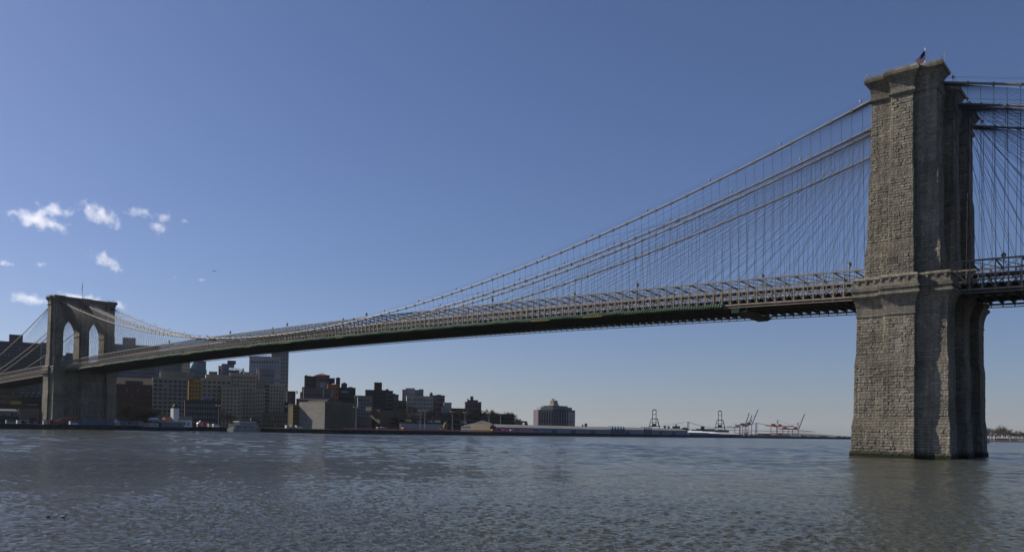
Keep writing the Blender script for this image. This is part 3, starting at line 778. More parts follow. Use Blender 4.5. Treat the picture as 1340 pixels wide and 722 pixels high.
# --- behind and under the left side span
t, i = B('apartment_tower', 'wide dark purple brick apartment slab beyond the side span at the far left', -900, -14, 52, 448, W['purple'], depth=18, win=(22, 24, .5, .5), side=(4, .4))
addbox(t, 'roof_house', W['purple'], -900, i, 9, 27, 437.5, 448, (-14, -3))
t, i = B('apartment_tower', 'lighter blue grey apartment tower tucked against the left edge of the far tower', -840, 51, 59, 449, W['bluegrey'], depth=8, win=(3, 22, .5, .5))
t, i = B('apartment_tower', 'blue grey tower block framed by the left arch of the far tower', -1000, 80, 99, 466, W['bluegrey'], depth=14, win=(10, 20, .5, .5))
addbox(t, 'roof_house', W['bluegrey'], -1000, i, 84, 93, 461.5, 466, (-12, -3))
t, i = B('apartment_slab', 'long ribbed blue grey apartment slab right of the far tower rising above the deck', -950, 146, 207, 452, W['bluegrey'], depth=16, win=(26, 22, .55, .55), side=(4, .4))
addbox(t, 'roof_house', W['grey'], -950, i, 158, 175, 441.5, 452, (-14, -3))
t, i = B('apartment_slab', 'blue ribbed housing slab seen only beneath the deck behind the ochre building', -900, 200, 238, 466, W['bluegrey'], depth=14, win=(18, 20, .5, .7))
t, i = B('office_block', 'tan block with blank side under the deck beside the teal roofed tower', -880, 236, 247, 470, W['tan'], depth=10, win=(3, 18, .4, .4))
t, i = B('office_tower', 'stepped tower with a sloping teal glass roof just below the bridge deck', -880, 244, 269, 484, W['bluegrey'], depth=20, win=(8, 14, .5, .5))
addbox(t, 'glass_roof', M['greenblue'], -880, i, 246, 266, 466, 484, (-18, -2), 'hip')
addbox(t, 'roof_gable', W['bluegrey'], -880, i, 256, 268, 472, 484, (-17, -1))
# low sheds under the side span, left of the tower
t, i = B('warehouse', 'grey blank warehouse at the far left under the side span', -640, -14, 22, 509, W['olive'], depth=12, win=(9, 6, .5, .4), z0=2.3)
t, i = B('office_block', 'dark brick loft with two rows of bright skylights under the side span', -650, 18, 54, 521, W['darkbrick'], depth=12, win=(10, 5, .5, .4))
for r, v in enumerate((514.2, 518.2)):
    for k in range(4):
        p = 26+k*7.3+(2 if r == 0 else 0); b_ = -4 if r == 0 else 0; yy, zz = lp_(t, p, v, b_)
        o = window(t, 'white', 'x', b_+.3, yy, zz, 2.4, .7); o.name = 'skylight'
addbox(t, 'roof_house', W['darkbrick'], -650, i, 27, 52, 514.8, 521, (-9, -4.3))
t, i = B('market_hall', 'low market hall with a mustard yellow fascia under the side span', -600, 10, 36, 528.5, W['brown'], depth=10, win=(6, 1, .5, .4))
addbox(t, 'fascia', M['yellow'], -600, i, 13, 27, 524.5, 528.2, (-1, .4))
t, i = B('pier_shed', 'long low black roofed shed with white end panels under the side span', -560, -12, 48, 529, M['dark'], depth=12, flat='none')
for k, (a, b) in enumerate(((37, 42), (43, 45), (46, 48))): addbox(t, 'white_panel', M['offwhite'], -560, i, a, b, 528.6, 531.8, (-.5, .25))
t, i = B('brick_warehouse', 'grey brick warehouse with a dark archway beside the foot of the far tower', -500, 24, 51, 536, W['olive'], depth=10, win=(9, 2, .2, .25, 5))
addbox(t, 'archway', M['dark'], -500, i, 39, 46, 546, 551, (-.5, .2))
addbox(t, 'doorway', M['red'], -500, i, 49.4, 51, 546, 553, (-.5, .3))
t, i = B('boathouse', 'dark curved roof hall with pale lettering on its front at the left edge', -478, -14, 25, 541, M['dark'], depth=16, flat='none')
mb = MB(); y0, y1, zt, h = -i[6], i[6], i[3], i[5]
for k in range(8):
    a0, a1 = math.pi/2*k/8, math.pi/2*(k+1)/8
    mb.quad([(-8+8*math.cos(a0), y0, h+3*math.sin(a0)), (-8+8*math.cos(a0), y1-2*(k/8), h+3*math.sin(a0)), (-8+8*math.cos(a1), y1-2*(k+1)/8, h+3*math.sin(a1)), (-8+8*math.cos(a1), y0, h+3*math.sin(a1))])
    mb.quad([(-8+8*math.cos(a0), y1-2*(k/8), h+3*math.sin(a0)), (-8+8*math.cos(a1), y1-2*(k+1)/8, h+3*math.sin(a1)), (-8, y1-3, h)])
mb.build('roof', M['dark'], t)
def text(parent, s, m, loc, size, name='lettering', ext=.08):
    cu = bpy.data.curves.new(name, 'FONT'); cu.body = s; cu.size = size; cu.extrude = ext; cu.align_x = 'CENTER'
    o = bpy.data.objects.new(name, cu); me = bpy.data.meshes.new_from_object(o); bpy.data.objects.remove(o)
    me.materials.append(m); o = bpy.data.objects.new(name, me); col.objects.link(o); o.parent = parent
    o.location = [float(c) for c in loc]; o.rotation_euler = (R(90), 0, R(90)); return o
yy, zz = lp_(t, 12, 543.8)
text(t, 'ESTER CO', M['offwhite'], (.15, yy, zz), 2.8)
for k in range(9): window(t, 'dark', 'x', 0, y0+2+(y1-y0-4)*k/8, h*.2, 2.0, 1.6)

# --- right of the far tower
t, i = B('apartment_block', 'sand coloured low block with a dark top floor behind the red brick warehouse', -720, 147, 202, 495.5, W['tan'], depth=14, win=(12, 4, .4, .3))
addbox(t, 'dark_storey', M['dark'], -720, i, 163, 186, 498, 503, (-.4, .25))
t, i = B('brick_warehouse', 'broad dark red brick warehouse right of the far tower behind bare trees', -620, 148, 203, 504, W['redbrown'], depth=14, win=(15, 6, .4, .42))
t, i = B('loft_building', 'grey tan loft with big square windows and a bright roof line', -600, 198, 245, 495, W['greytan'], win=(7, 11, .66, .55), side=(3, .4))
addbox(t, 'roof_house', W['sand'], -600, i, 208, 252, 486, 494.5, (-14, -5))
addbox(t, 'roof_edge', M['offwhite'], -600, i, 204, 242, 494.2, 495.2, (-1, .5))
t, i = B('loft_building', 'bright ochre yellow loft squeezed between two grey tan lofts', -600, 245.3, 262.5, 497, W['yellow'], depth=10, win=(4, 11, .55, .45))
addbox(t, 'roof_house', M['dark'], -600, i, 247, 262, 494.5, 497, (-9, -2))
t, i = B('loft_building', 'left wing of the huge tan terminal warehouse with wide windows and a bright ledge', -590, 262, 302, 496, W['tan'], depth=22, win=(6, 11, .62, .5))
addbox(t, 'roof_house', W['sand'], -590, i, 272, 283, 485.8, 496, (-14, -3)); addbox(t, 'upper_storey', W['tan'], -590, i, 268, 301, 490, 496, (-20, -1.5))
t, i = B('loft_building', 'lower forward wing of the tan terminal warehouse below the bright ledge', -575, 289, 315, 507, W['tan'], depth=12, win=(5, 10, .5, .48))
t, i = B('loft_building', 'tallest middle wing of the tan terminal warehouse with crenellated roof', -585, 299, 334, 490, W['tan'], depth=20, win=(8, 13, .55, .5))
for a, b, v in ((299, 309, 487.5), (318, 325, 486.5), (311, 316, 488.5), (328, 334, 488)): addbox(t, 'roof_turret', W['sand'], -585, i, a, b, v, 490, (-12, -.5))
t, i = B('loft_building', 'recessed wing of the tan terminal warehouse carrying the thin chimney slab', -580, 332, 346, 510, W['tan'], depth=14, win=(4, 9, .55, .5))
addbox(t, 'chimney', W['sand'], -580, i, 334.8, 337.2, 482, 510, (-8, -4)); addbox(t, 'stair_tower', W['greytan'], -580, i, 337.2, 344, 497, 510, (-9, -4))
t, i = B('loft_building', 'dark windowed strip wing of the tan terminal warehouse right of the chimney', -582, 343, 352.5, 502, W['greytan'], depth=12, win=(1, 12, .75, .6))
t, i = B('loft_building', 'right wing of the tan terminal warehouse with a grid of square windows', -578, 351.5, 371.5, 503, W['tan'], depth=14, win=(5, 12, .5, .48))
t, i = B('loft_building', 'shadowed link block between the tan warehouse and the small yellow block', -576, 371, 377, 527, W['darkbrick'], depth=10, win=(2, 6, .5, .5))
t, i = B('loft_building', 'low front range of the tan warehouse with two rows of windows by the quay', -545, 343, 377, 541, W['olive'], depth=10, win=(9, 3, .55, .5))
t, i = B('brick_warehouse', 'dark brick quayside warehouse with rows of pale shuttered windows', -535, 241, 288, 525, W['darkbrick'], win=(14, 4, .38, .55, 1), kind='pale')
addbox(t, 'blue_awning', M['blue'], -535, i, 265, 276, 520.5, 525, (-7, -2), 'gable'); addbox(t, 'roof_light', M['offwhite'], -535, i, 284, 288, 524, 525, (-3, -.5))
# tall buildings behind
t, i = B('office_tower', 'blue grey stepped tower carrying red rooftop letters above the tan warehouse', -800, 284, 298, 479.5, W['bluegrey'], depth=14, win=(5, 14, .5, .5))
addbox(t, 'upper_step', W['bluegrey'], -800, i, 288.5, 305, 475.8, 480, (-12, -2)); addbox(t, 'roof_box', W['purple'], -800, i, 296, 307, 471.5, 476, (-11, -5)); addbox(t, 'lower_wing', W['bluegrey'], -800, i, 297, 312, 484, 520, (-12, -1))
s = thing('roof_sign', 'red skeleton letters on the roof of the blue grey stepped tower', 'sign', (-798, float(onx(302.5, 485, -798)[1]), float(onx(302.5, 485, -798)[2])))
text(s, 'WATCHTOWER', M['red'], (0, 0, .4), 4.1, ext=.15)
mb = MB()
for k in range(12): mb.bar((-.3, -13+k*2.36, -1.5), (-.3, -13+k*2.36, 4.2), .14)
mb.bar((-.3, -13, .2), (-.3, 13, .2), .2); mb.bar((-.3, -13, 3.6), (-.3, 13, 3.6), .2); mb.build('sign_frame', M['offwhite'], s)
t, i = B('domed_church', 'small copper green pyramid roof showing above the tan warehouse', -760, 311, 322, 489, W['bluegrey'], depth=10, win=(3, 3, .4, .4))
addbox(t, 'pyramid_roof', M['greenblue'], -760, i, 311, 322, 483, 489, (-10, 0), 'hip'); addbox(t, 'lantern', M['greenblue'], -760, i, 315.6, 317.6, 481.5, 485.5, (-6, -4))
t, i = B('office_block', 'broad pale grey office block with a band of tall top windows', -820, 324, 366, 467, W['palegrey'], win=(14, 1, .5, .1, 48))
for k in range(11):
    q = lp_(t, 328+k*3.4, 475); window(t, 'dark', 'x', 0, q[0], q[1], 1.7, 3.0)
for k in range(7): addbox(t, 'parapet_block', W['grey'], -820, i, 325+k*4, 327.4+k*4, 465.6, 467, (-3, -.6))
for v in (478.5, 485.5): addbox(t, 'ledge', W['grey'], -820, i, 327, 365, v, v+.7, (-1, .3))
t, i = B('office_tower', 'tall slim grey tower with vertical window strips cut off by the bridge deck', -850, 353, 376, 456, W['grey'], depth=16, win=(6, 20, .4, .6))
addbox(t, 'roof_house', W['grey'], -850, i, 356, 372, 447, 456, (-12, -3))
t, i = B('office_block', 'lower grey annex in front of the slim tower with recessed dark storeys', -780, 337, 358, 483, W['grey'], depth=12, win=(6, 8, .6, .25))
t, i = B('brick_building', 'small dark brick house right behind the small yellow block', -640, 374.5, 386, 512.5, W['darkbrick'], depth=9, win=(4, 6, .4, .4))
addbox(t, 'chimney', W['darkbrick'], -640, i, 387.2, 388.6, 511, 515, (-5, -3))
# pale wall with the diagonal shadow, ribbed warehouses
t, i = B('ribbed_warehouse', 'windowless warehouse with a pale whitewashed side wall and ribbed grey front', -470, 391, 467, 526, W['olive'], pF=425, flat='none')
ribt, ribbed = t, i; mb = MB(); X_, y0, y1, zt, dep, h, w2 = i
for k in range(16): yy = -w2+.6+(2*w2-1.2)*k/15; mb.box(0, yy-.35, 0, .45, yy+.35, h-2.2)
mb.build('pilaster', W['olive'], t)
mb = MB(); mb.box(-dep+.1, -w2-.12, .3, -.1, -w2-.004, h-.6); mb.build('whitewashed_wall', mat('whitewash', (.20, .19, .175), .9, .3, .35, stretch=(.4, 1, 2.2)), t)
addbox(t, 'roof_house', W['brown'], -470, i, 428, 447, 523.5, 526, (-30, -4))
t, i = B('ribbed_warehouse', 'narrow set back warehouse bay between the ribbed and the brown warehouses', -474, 466, 487, 546, W['olive'], depth=10, flat='none', win=(4, 1, .2, .2))
t, i = B('apartment_building', 'grey flats with stacked dark balconies behind the ribbed warehouse', -520, 467, 487, 520, W['grey'], depth=12, win=(5, 9, .6, .4))
t, i = B('brown_warehouse', 'brown brick warehouse with shallow pilasters at the end of the ribbed row', -466, 485, 526, 538, W['brown'], pF=497, flat='parapet')
mb = MB(); X_, y0, y1, zt, dep, h, w2 = i
for k in range(10): yy = -w2+.4+(2*w2-.8)*k/9; mb.box(0, yy-.25, 0, .3, yy+.25, h-.8)
mb.build('pilaster', W['olive'], t); addbox(t, 'roof_house', W['brown'], -466, i, 486, 497, 532.5, 538, (-16, -8))
t, i = B('loft_building', 'small yellow brick block at the right end of the tan warehouse', -470-ribbed[4]-1.5, 376.8, 392.5, 530, W['ochre'], depth=7, win=(4, 6, .5, .48), turn=0)
# heights: brick complex with hipped red roof
t, i = B('brick_apartments', 'low brown range with a long pale roof line left of the white side wall', -540, 387, 430, 523, W['brown'], depth=14, win=(14, 3, .4, .4))
addbox(t, 'pale_roof_line', M['offwhite'], -540, i, 390, 430, 521.2, 523, (-3, .4))
t, i = B('brick_apartments', 'dark brick apartment block with small roof turrets at the left of the heights', -600, 397, 414, 493, W['darkbrick'], depth=12, win=(6, 12, .35, .4))
addbox(t, 'turret', W['darkbrick'], -600, i, 398, 401.5, 490, 493, (-6, -1), 'round'); addbox(t, 'turret', W['darkbrick'], -600, i, 403, 405, 490.8, 493, (-6, -2), 'round')
addbox(t, 'shoulder', W['darkbrick'], -600, i, 394.5, 398, 506, 530, (-8, -1)); addbox(t, 'low_wing', W['grey'], -600, i, 392, 396, 512.5, 530, (-8, -2))
t, i = B('brick_apartments', 'dark brick block under the large red hipped roof', -590, 412, 430, 491.5, W['mauve'], depth=14, win=(5, 10, .45, .4))
addbox(t, 'hipped_roof', M['redroof'], -590, i, 410, 431, 487.2, 491.6, (-15, 1), 'hip'); addbox(t, 'glass_bay', M['paleglass'], -590, i, 417.5, 425, 500.5, 507, (-1, .6))
t, i = B('brick_apartments', 'dark brick block stepping down right of the red hipped roof', -595, 428, 437, 495.5, W['darkbrick'], depth=12, win=(3, 10, .4, .4))
t, i = B('brick_apartments', 'orange brick house with a pale hipped roof in the middle of the heights', -570, 427, 442, 503.5, W['orange'], depth=10, win=(4, 8, .4, .4))
addbox(t, 'pale_hip', M['offwhite'], -570, i, 429, 441, 501, 503.6, (-10, 0), 'hip')
t, i = B('brick_apartments', 'slim dark brick stair tower with a domed cap', -588, 438.5, 444, 495.5, W['darkbrick'], depth=6, win=(1, 8, .4, .4))
addbox(t, 'cap', W['darkbrick'], -588, i, 439.3, 443.4, 493, 495.5, (-5, -1), 'round')
t, i = B('brick_apartments', 'long brown brick range with pale patches in front of the hipped roof block', -560, 396, 437, 509, W['mauve'], depth=12, win=(13, 5, .35, .4))
for a, b in ((421.5, 423.5), (433.6, 435)): addbox(t, 'green_bay', M['greenblue'], -560, i, a, b, 509, 519, (-1, .3))
t, i = B('brick_apartments', 'flat roofed brown brick block carrying a round water tank', -575, 441, 464.5, 508, W['darkbrick'], depth=14, win=(7, 7, .45, .4))
addbox(t, 'water_tank', M['bark'], -575, i, 445.5, 453.5, 499.5, 507.5, (-8, -3), 'round'); addbox(t, 'penthouse', W['grey'], -575, i, 455, 461, 506, 508, (-7, -2))
addbox(t, 'balcony_glass', M['paleglass'], -575, i, 445, 455, 511, 514, (-1, .3))
t, i = B('brick_apartments', 'low grey brown roof range right of the water tank block', -540, 463, 486, 518.5, W['olive'], depth=10, win=(6, 4, .4, .4))
t, i = B('brick_apartments', 'dark brown apartment house under a tall square brick water tower', -545, 477, 504, 511, W['darkbrick'], depth=14, win=(9, 9, .4, .42), kind='dark')
addbox(t, 'water_tower', W['redbrown'], -545, i, 489, 499, 500, 511, (-9, -2)); addbox(t, 'brick_shoulder', W['redbrown'], -545, i, 480, 489, 510.2, 512, (-7, -2))
t, i = B('brick_apartments', 'brown apartment house stepping down with lit window bays', -540, 503, 513.5, 512, W['darkbrick'], depth=12, win=(4, 9, .45, .4), kind='pale')
addbox(t, 'tank', M['bark'], -540, i, 504, 508, 508.2, 512, (-6, -3), 'round')
t, i = B('brick_apartments', 'grey brown apartment house with white balcony bands at the end of the dark row', -538, 512.5, 521, 517, W['brown'], depth=10, win=(1, 9, .7, .35), kind='pale')
addbox(t, 'roof_step', W['brown'], -538, i, 513, 517, 514.5, 517, (-8, -2))
t, i = B('brick_apartments', 'low brown roofs just left of the pale grey apartment house', -520, 519, 535, 525, W['brown'], depth=10, win=(5, 4, .4, .4))
t, i = B('pale_apartments', 'pale grey apartment house with a raised blank top', -535, 525, 542.5, 510.5, W['palegrey'], depth=12, win=(5, 9, .3, .3))
addbox(t, 'raised_top', W['palegrey'], -535, i, 530, 542, 507.5, 510.5, (-11, -2))
t, i = B('pale_apartments', 'grey apartment house with a dark rooftop room beside the pale one', -530, 541, 553.5, 511, W['grey'], depth=10, win=(4, 9, .35, .4))
addbox(t, 'roof_room', M['dark'], -530, i, 547.5, 553, 509, 511.4, (-7, -1))
t, i = B('pale_apartments', 'wide cream grey apartment house with vertical bays below the pale grey ones', -505, 531, 566.5, 519, W['cream'], depth=12, win=(14, 8, .4, .5))
addbox(t, 'tank_stand', M['dark'], -505, i, 561.5, 565.8, 512.8, 519, (-6, -3), 'round')
t, i = B('brick_apartments', 'mauve brick apartment house with a crowded roofline at the right of the heights', -515, 565, 581.5, 518, W['mauve'], depth=12, win=(7, 7, .4, .42))
addbox(t, 'roof_house', M['dark'], -515, i, 571, 576.5, 516, 518.2, (-6, -2)); addbox(t, 'roof_vent', M['dark'], -515, i, 579, 581, 517, 518.2, (-5, -2))
t, i = B('pale_apartments', 'small pale terraced house above the expressway', -500, 580, 590.5, 527.5, W['palegrey'], depth=9, win=(4, 4, .4, .4))
addbox(t, 'lower_terrace', W['palegrey'], -500, i, 577, 590, 532.5, 540, (-1, 2.2))
t, i = B('brick_apartments', 'low dark row of houses behind the bare trees right of the terraces', -500, 589, 609, 535, W['brown'], depth=10, win=(8, 3, .4, .4))
t, i = B('brick_apartments', 'lone dark brick apartment house with a small tower on its roof', -500, 607.5, 629.5, 526.5, W['mauve'], depth=14, win=(9, 6, .4, .4))
addbox(t, 'roof_tower', W['mauve'], -500, i, 615, 619, 518.2, 526, (-8, -4)); addbox(t, 'roof_step', W['mauve'], -500, i, 611.5, 625, 523, 526.5, (-10, -2)); addbox(t, 'chimney', W['mauve'], -500, i, 611, 612.5, 521.5, 526, (-4, -2))
t, i = B('brick_apartments', 'long dark flat roofed brick block right of the lone apartment house', -480, 628, 656, 541.5, W['darkbrick'], depth=14, win=(10, 3, .35, .35))
t, i = B('brick_apartments', 'dark brick end block with a cluster of roof vents above the pier sheds', -470, 655, 673, 542.5, W['darkbrick'], depth=14, win=(6, 3, .35, .35))
for a in (648, 652.5, 664.5): addbox(t, 'roof_vent', M['dark'], -470, i, a, a+1.8, 540.4, 542.6, (-6, -4))
t, i = B('low_building', 'low olive roofed building behind the left end of the long pier shed', -450, 672, 684, 552, W['olive'], depth=10, win=(4, 1, .4, .4))
t, i = B('steepled_hall', 'small dark hall with a pointed roof showing above the pier shed', -520, 686, 691, 554, M['dark'], depth=6, flat='none')
addbox(t, 'pointed_roof', M['dark'], -520, i, 686, 691, 550.5, 554, (-6, 0), 'hip')
# broad eight sided tower block
def octo():
    c = onx(725, 550, -520); d_ = float((c-CAM)@F_); r = 27*d_/FPX/1.0
    zt = float(onx(725, 536, -520)[2]); t = thing('apartment_tower', 'broad eight sided brick tower block with a crown above the long pier shed', 'building', (c[0], c[1], GZ-.3))
    h = zt-GZ; mb = MB(); P = [(r*math.cos(R(22.5+45*k+8)), r*math.sin(R(22.5+45*k+8))) for k in range(8)]; mb.prism(P, 0, h); mb.build('wall', W['purple'], t)
    st_ = MB(); sn = []
    for k in range(8):
        A, Bp = P[k], P[(k+1) % 8]; nrm = Vector((Bp[1]-A[1], -(Bp[0]-A[0]), 0)).normalized()
        if nrm.x < -.2: continue
        for c in range(6):
            u = (c+.5)/6; x, y = lerp(A[0], Bp[0], u)+nrm.x*.1, lerp(A[1], Bp[1], u)+nrm.y*.1
            for r_ in range(2):
                m_ = MB(); e = Vector((-nrm.y, nrm.x, 0))*.09*r
                m_.bar((x, y, h*(.06+.46*r_)), (x, y, h*(.48+.46*r_)), 1.6, .3); sn.append(m_)
    for m_ in sn: m_.build('window_strip', M['paleglass'], t)
    mb = MB(); mb.prism([(p[0]*.85, p[1]*.85) for p in P], h+.003, h+3.2); mb.build('setback', W['grey'], t)
    mb = MB(); mb.prism([(p[0]*.62, p[1]*.7) for p in P], h+3.2, h+5.0); mb.build('upper_setback', W['bluegrey'], t)
    mb = MB(); mb.box(-3, -r*.24, h+5, 3.2, r*.2, h+8); mb.build('crown_base', W['cream'], t)
    mb = MB(); mb.box(-2.5, -r*.2, h+8, 2.6, r*.14, h+11.5); mb.box(-1.5, -r*.14, h+11.5, 1.0, -r*.07, h+14); mb.box(-1, r*.1, h+11.5, .4, r*.14, h+12.8); mb.build('crown', W['sand'], t)
octo()
t, i = B('low_building', 'small dark block poking above the pier shed roof near its middle', -470, 765, 768.5, 553.8, M['dark'], depth=5, flat='none')
t, i = B('low_building', 'tiny dark rooftop hut just left of the small dark block', -470, 761.5, 763.5, 555, M['dark'], depth=4, flat='none')
# expressway wall and cantilever
t = thing('retaining_wall', 'long grey concrete wall below the expressway left of the tan shed', 'wall', (-430, 0, 2.3))
y0, y1 = onx(524, 550, -430)[1], onx(582, 550, -430)[1]; mb = MB(); mb.box(-.6, y0, 0, 0, y1, 6.2); mb.build('wall', M['grey'], t)
t = thing('elevated_road', 'two level elevated expressway along the foot of the wooded bluff', 'road', (-455, 0, 0))
y0, y1 = onx(520, 550, -455)[1], onx(690, 550, -455)[1]
for z, nm in ((8.6, 'lower_deck'), (12.6, 'upper_deck')):
    mb = MB(); mb.box(-9, y0, z, 0, y1, z+.8); mb.box(-.3, y0, z+.803, 0, y1, z+1.7); mb.build(nm, M['dark'], t)
for k in range(18):
    mb = MB(); y = lerp(y0, y1, (k+.5)/18); mb.box(-5, y-.5, 2.4, -4, y+.5, 12.6); mb.build('column', M['dark'], t)

# ------------------------------------------------------------------ pier sheds and quay things
def pier_shed(label, pL, pR, vt, ve, X, doors, wall=M['paleblue'], roof=M['shedroof'], door=M['blue'], dep=34, vents=()):
    y0, y1 = onx(pL, 550, X)[1], onx(pR, 550, X)[1]; m_ = (pL+pR)/2
    ze = float(onx(m_, ve, X)[2]); zt = float(onx(m_, vt, X-dep*.3)[2]); t = thing('pier_shed', label, 'shed', (X, (y0+y1)/2, GZ-.2)); w2 = (y1-y0)/2; e = ze-GZ+.2; h = zt-GZ+.2
    mb = MB(); mb.box(-dep, -w2, 0, 0, w2, e); mb.build('wall', wall, t)
    mb = MB(); A = [(-dep-.5, e), (.5, e), (.5, e+.25), (-dep*.3, h), (-dep*.7, h), (-dep-.5, e+.25)]
    for (xa, za), (xb, zb_) in zip(A, A[1:]+A[:1]): mb.quad([(xa, -w2-.4, za+.004), (xb, -w2-.4, zb_+.004), (xb, w2+.4, zb_+.004), (xa, w2+.4, za+.004)][::-1])
    mb.quad([(x, -w2-.4, z+.004) for x, z in A][::1]); mb.quad([(x, w2+.4, z+.004) for x, z in A][::-1]); mb.build('roof', roof, t)
    for a, b in doors:
        ya, yb_ = onx(a, 550, X)[1]-(y0+y1)/2, onx(b, 550, X)[1]-(y0+y1)/2
        mb = MB(); mb.box(-.3, ya, 0, .15, yb_, e*.74); mb.build('door', door, t)
    for a, b in vents:
        mb = MB(); ya, yb_ = onx(a, 550, X)[1]-(y0+y1)/2, onx(b, 550, X)[1]-(y0+y1)/2
        mb.box(-4, ya, e*.2, .5, yb_, e); mb.gable(-4, ya, .5, yb_, e+.004, h+.8, 'x'); mb.build('gabled_bay', W['bluegrey'], t)
    return t
gb = lambda a, n, s: [(a+k*s, a+k*s+s*.86) for k in range(n)]
pier_shed('longest pale blue pier shed with six blue doors under the eight sided tower', 644, 799, 556.6, 560.5, -368, [(650,655.5),(674,680),(698,704),(722.5,729),(747.5,754),(773,779)])
pier_shed('pale blue pier shed with five dark gabled bays right of the longest shed', 799, 842, 559, 562, -369, [(819,824)], vents=gb(799.5, 5, 3.7))
pier_shed('pale blue pier shed with two dark doors below the left green crane', 842, 900, 560, 562.8, -370, [(863,866.5),(880,884)], vents=gb(842, 4, 2.8))
pier_shed('white roofed blue warehouse left of the right green crane', 902, 928, 563.5, 566, -385, [(912.5,917),(923,926)], roof=M['white'], wall=M['blue'])
pier_shed('second white roofed blue warehouse under the right green crane', 928, 942, 564.5, 567, -400, [(930,931.5)], roof=M['white'], wall=M['blue'])
pier_shed('grey roofed blue warehouse right of the right green crane', 942, 968, 565.5, 568, -420, [(944,947),(958,960)], roof=M['offwhite'], wall=M['blue'])
# tan gabled shed in front
X = -362; y0, y1 = onx(616, 550, X-20)[1], onx(643, 550, X)[1]; ys = onx(628, 550, X)[1]
t = thing('gabled_shed', 'small tan gabled shed with a pale roof left of the longest pier shed', 'shed', (X, (y0+y1)/2, GZ-.2)); w2 = (y1-y0)/2
mb = MB(); mb.box(-22, -w2+6, 0, 0, w2, 6.6); mb.build('wall', W['sand'], t)
mb = MB(); mb.gable(-22.5, -w2+5.6, .5, w2+.4, 6.604, 9.4, 'y'); mb.build('roof', M['shedroof'], t)
mb = MB(); mb.box(0, -w2+8, .3, .2, w2-1.5, 5.2); mb.build('door', M['dark'], t)
# red barrier on the pier
a = onx(448, 563, -358); b = onx(702, 565.5, -360)
t = thing('barrier_fence', 'long low red barrier running along the pier edge', 'barrier', (0, 0, 2.6)); mb = MB()
mb.bar((-357.6, 121, 1.0), (-357.6, 335, 1.0), .3, .9, .5)
mb.build('barrier_panel', M['fencered'], t)
mb = MB(); y = 121
while y < 335: mb.bar((-357.9, y, .1), (-357.9, y, 1.7), .2); y += 4
mb.build('barrier_posts', M['fencered'], t)

def place(u, X): q = onx(u, 550, X); return (X, float(q[1]))
# tall floodlight masts
def mast(loc, h):
    t = thing('light_mast', 'x', 'lamp post', loc, 'tall pier light masts')
    mb = MB(); mb.lathe((0,0,0), [(.25, 0), (.14, 1)], 8); o = mb.build('mast', M['grey'], t); o.scale = (1, 1, h)
    for k in range(2):
        mb = MB(); mb.box(-.6, -2.4+k*2.6, h, .6, -.2+k*2.6, h+.5); mb.build('lamp_head', M['offwhite'], t)
    return t
m0 = mast((*place(550, -400), 2.6), 16); spots = [(556, -400), (592, -395), (608.5, -395), (466, -380), (640, -395), (655, -395), (377, -430), (286, -470)]
m0['label'] = 'tall thin light mast on the pier in front of the retaining wall'
for u, X in spots:
    o = copy_tree(m0); o.location = (*place(u, X), 2.6); o['label'] = {377: 'thin light mast before the small yellow block', 286: 'thin light mast beside the dark quayside warehouse', 466: 'thin light mast before the ribbed warehouse'}.get(u, 'tall thin light mast on the pier in front of the expressway and sheds')
m0['label'] = 'tall thin light mast on the pier in front of the expressway and sheds'
# excavator
def excavator(loc, rz, label, sc=1.):
    t = thing('excavator', label, 'excavator', loc, rz=rz); t.scale = (sc,)*3
    for y in (-1.3, 1.3):
        mb = MB(); P = [(-2.0, .35), (-1.7, 0), (1.7, 0), (2.0, .35), (1.8, .8), (-1.8, .8)]
        for k in range(6):
            a, b = P[k], P[(k+1) % 6]; mb.quad([(a[0], y-.3, a[1]), (b[0], y-.3, b[1]), (b[0], y+.3, b[1]), (a[0], y+.3, a[1])])
        mb.quad([(p[0], y-.3, p[1]) for p in P][::-1]); mb.quad([(p[0], y+.3, p[1]) for p in P]); mb.build('track', M['dark'], t)
    mb = MB(); mb.box(-2.4, -1.3, .9, .9, 1.3, 1.9); mb.box(-2.6, -1.2, 1.2, -1.6, 1.2, 2.2); mb.build('body', M['yellow'], t)
    mb = MB(); mb.box(-.2, .2, 1.904, 1.0, 1.25, 3.1); mb.build('cab', M['glass'], t)
    mb = MB(); mb.tube([(.8, 0, 1.6), (2.8, 0, 5.6), (4.6, 0, 6.6)], [.35, .4, .3], 6); mb.build('boom', M['yellow'], t)
    mb = MB(); mb.tube([(4.3, 0, 6.9), (6.4, 0, 3.2)], [.3, .22], 6); mb.build('arm', M['yellow'], t)
    mb = MB(); mb.prism([(5.9, -.5), (7.0, -.5), (7.1, .5), (5.9, .5)], 1.8, 3.1); mb.build('bucket', M['dark'], t)
excavator((*place(579, -372), 2.6), R(100), 'yellow excavator with raised arm on the pier beyond the brown warehouse', 1.05)
# lighthouse-like fireboat house
X = -446
q = onx(230.5, 552, X); t = thing('tower_house', 'white boathouse with a tall square lookout tower and red roof by the water', 'building', (X, float(q[1]), 2.5), None)
zt = float(onx(230.5, 534, X)[2])-2.5
mb = MB(); mb.box(-4, -2.1, 0, 0, 2.1, zt); mb.build('lookout_tower', M['white'], t)
mb = MB(); mb.lathe((-2, 0, zt+.004), [(1.6, 0), (1.6, 1.2), (1.9, 1.3), (1.2, 2.4), (.2, 3.1), (.06, 4.4)], 8); mb.build('tower_cap', M['dark'], t)
mb = MB(); mb.box(-1.2, 2.1, 0, .2, 2.12, 4); mb.box(-7, 2.3, 0, .5, 11.5, 5); mb.build('house_wall', M['white'], t)
mb = MB(); mb.gable(-7.5, 2.0, 1.0, 12.2, 5.004, 7.4, 'y'); mb.build('roof', M['dark'], t)
mb = MB(); mb.box(-6, -7, 0, 0, -2.3, 4.6); mb.build('side_wing', M['offwhite'], t)
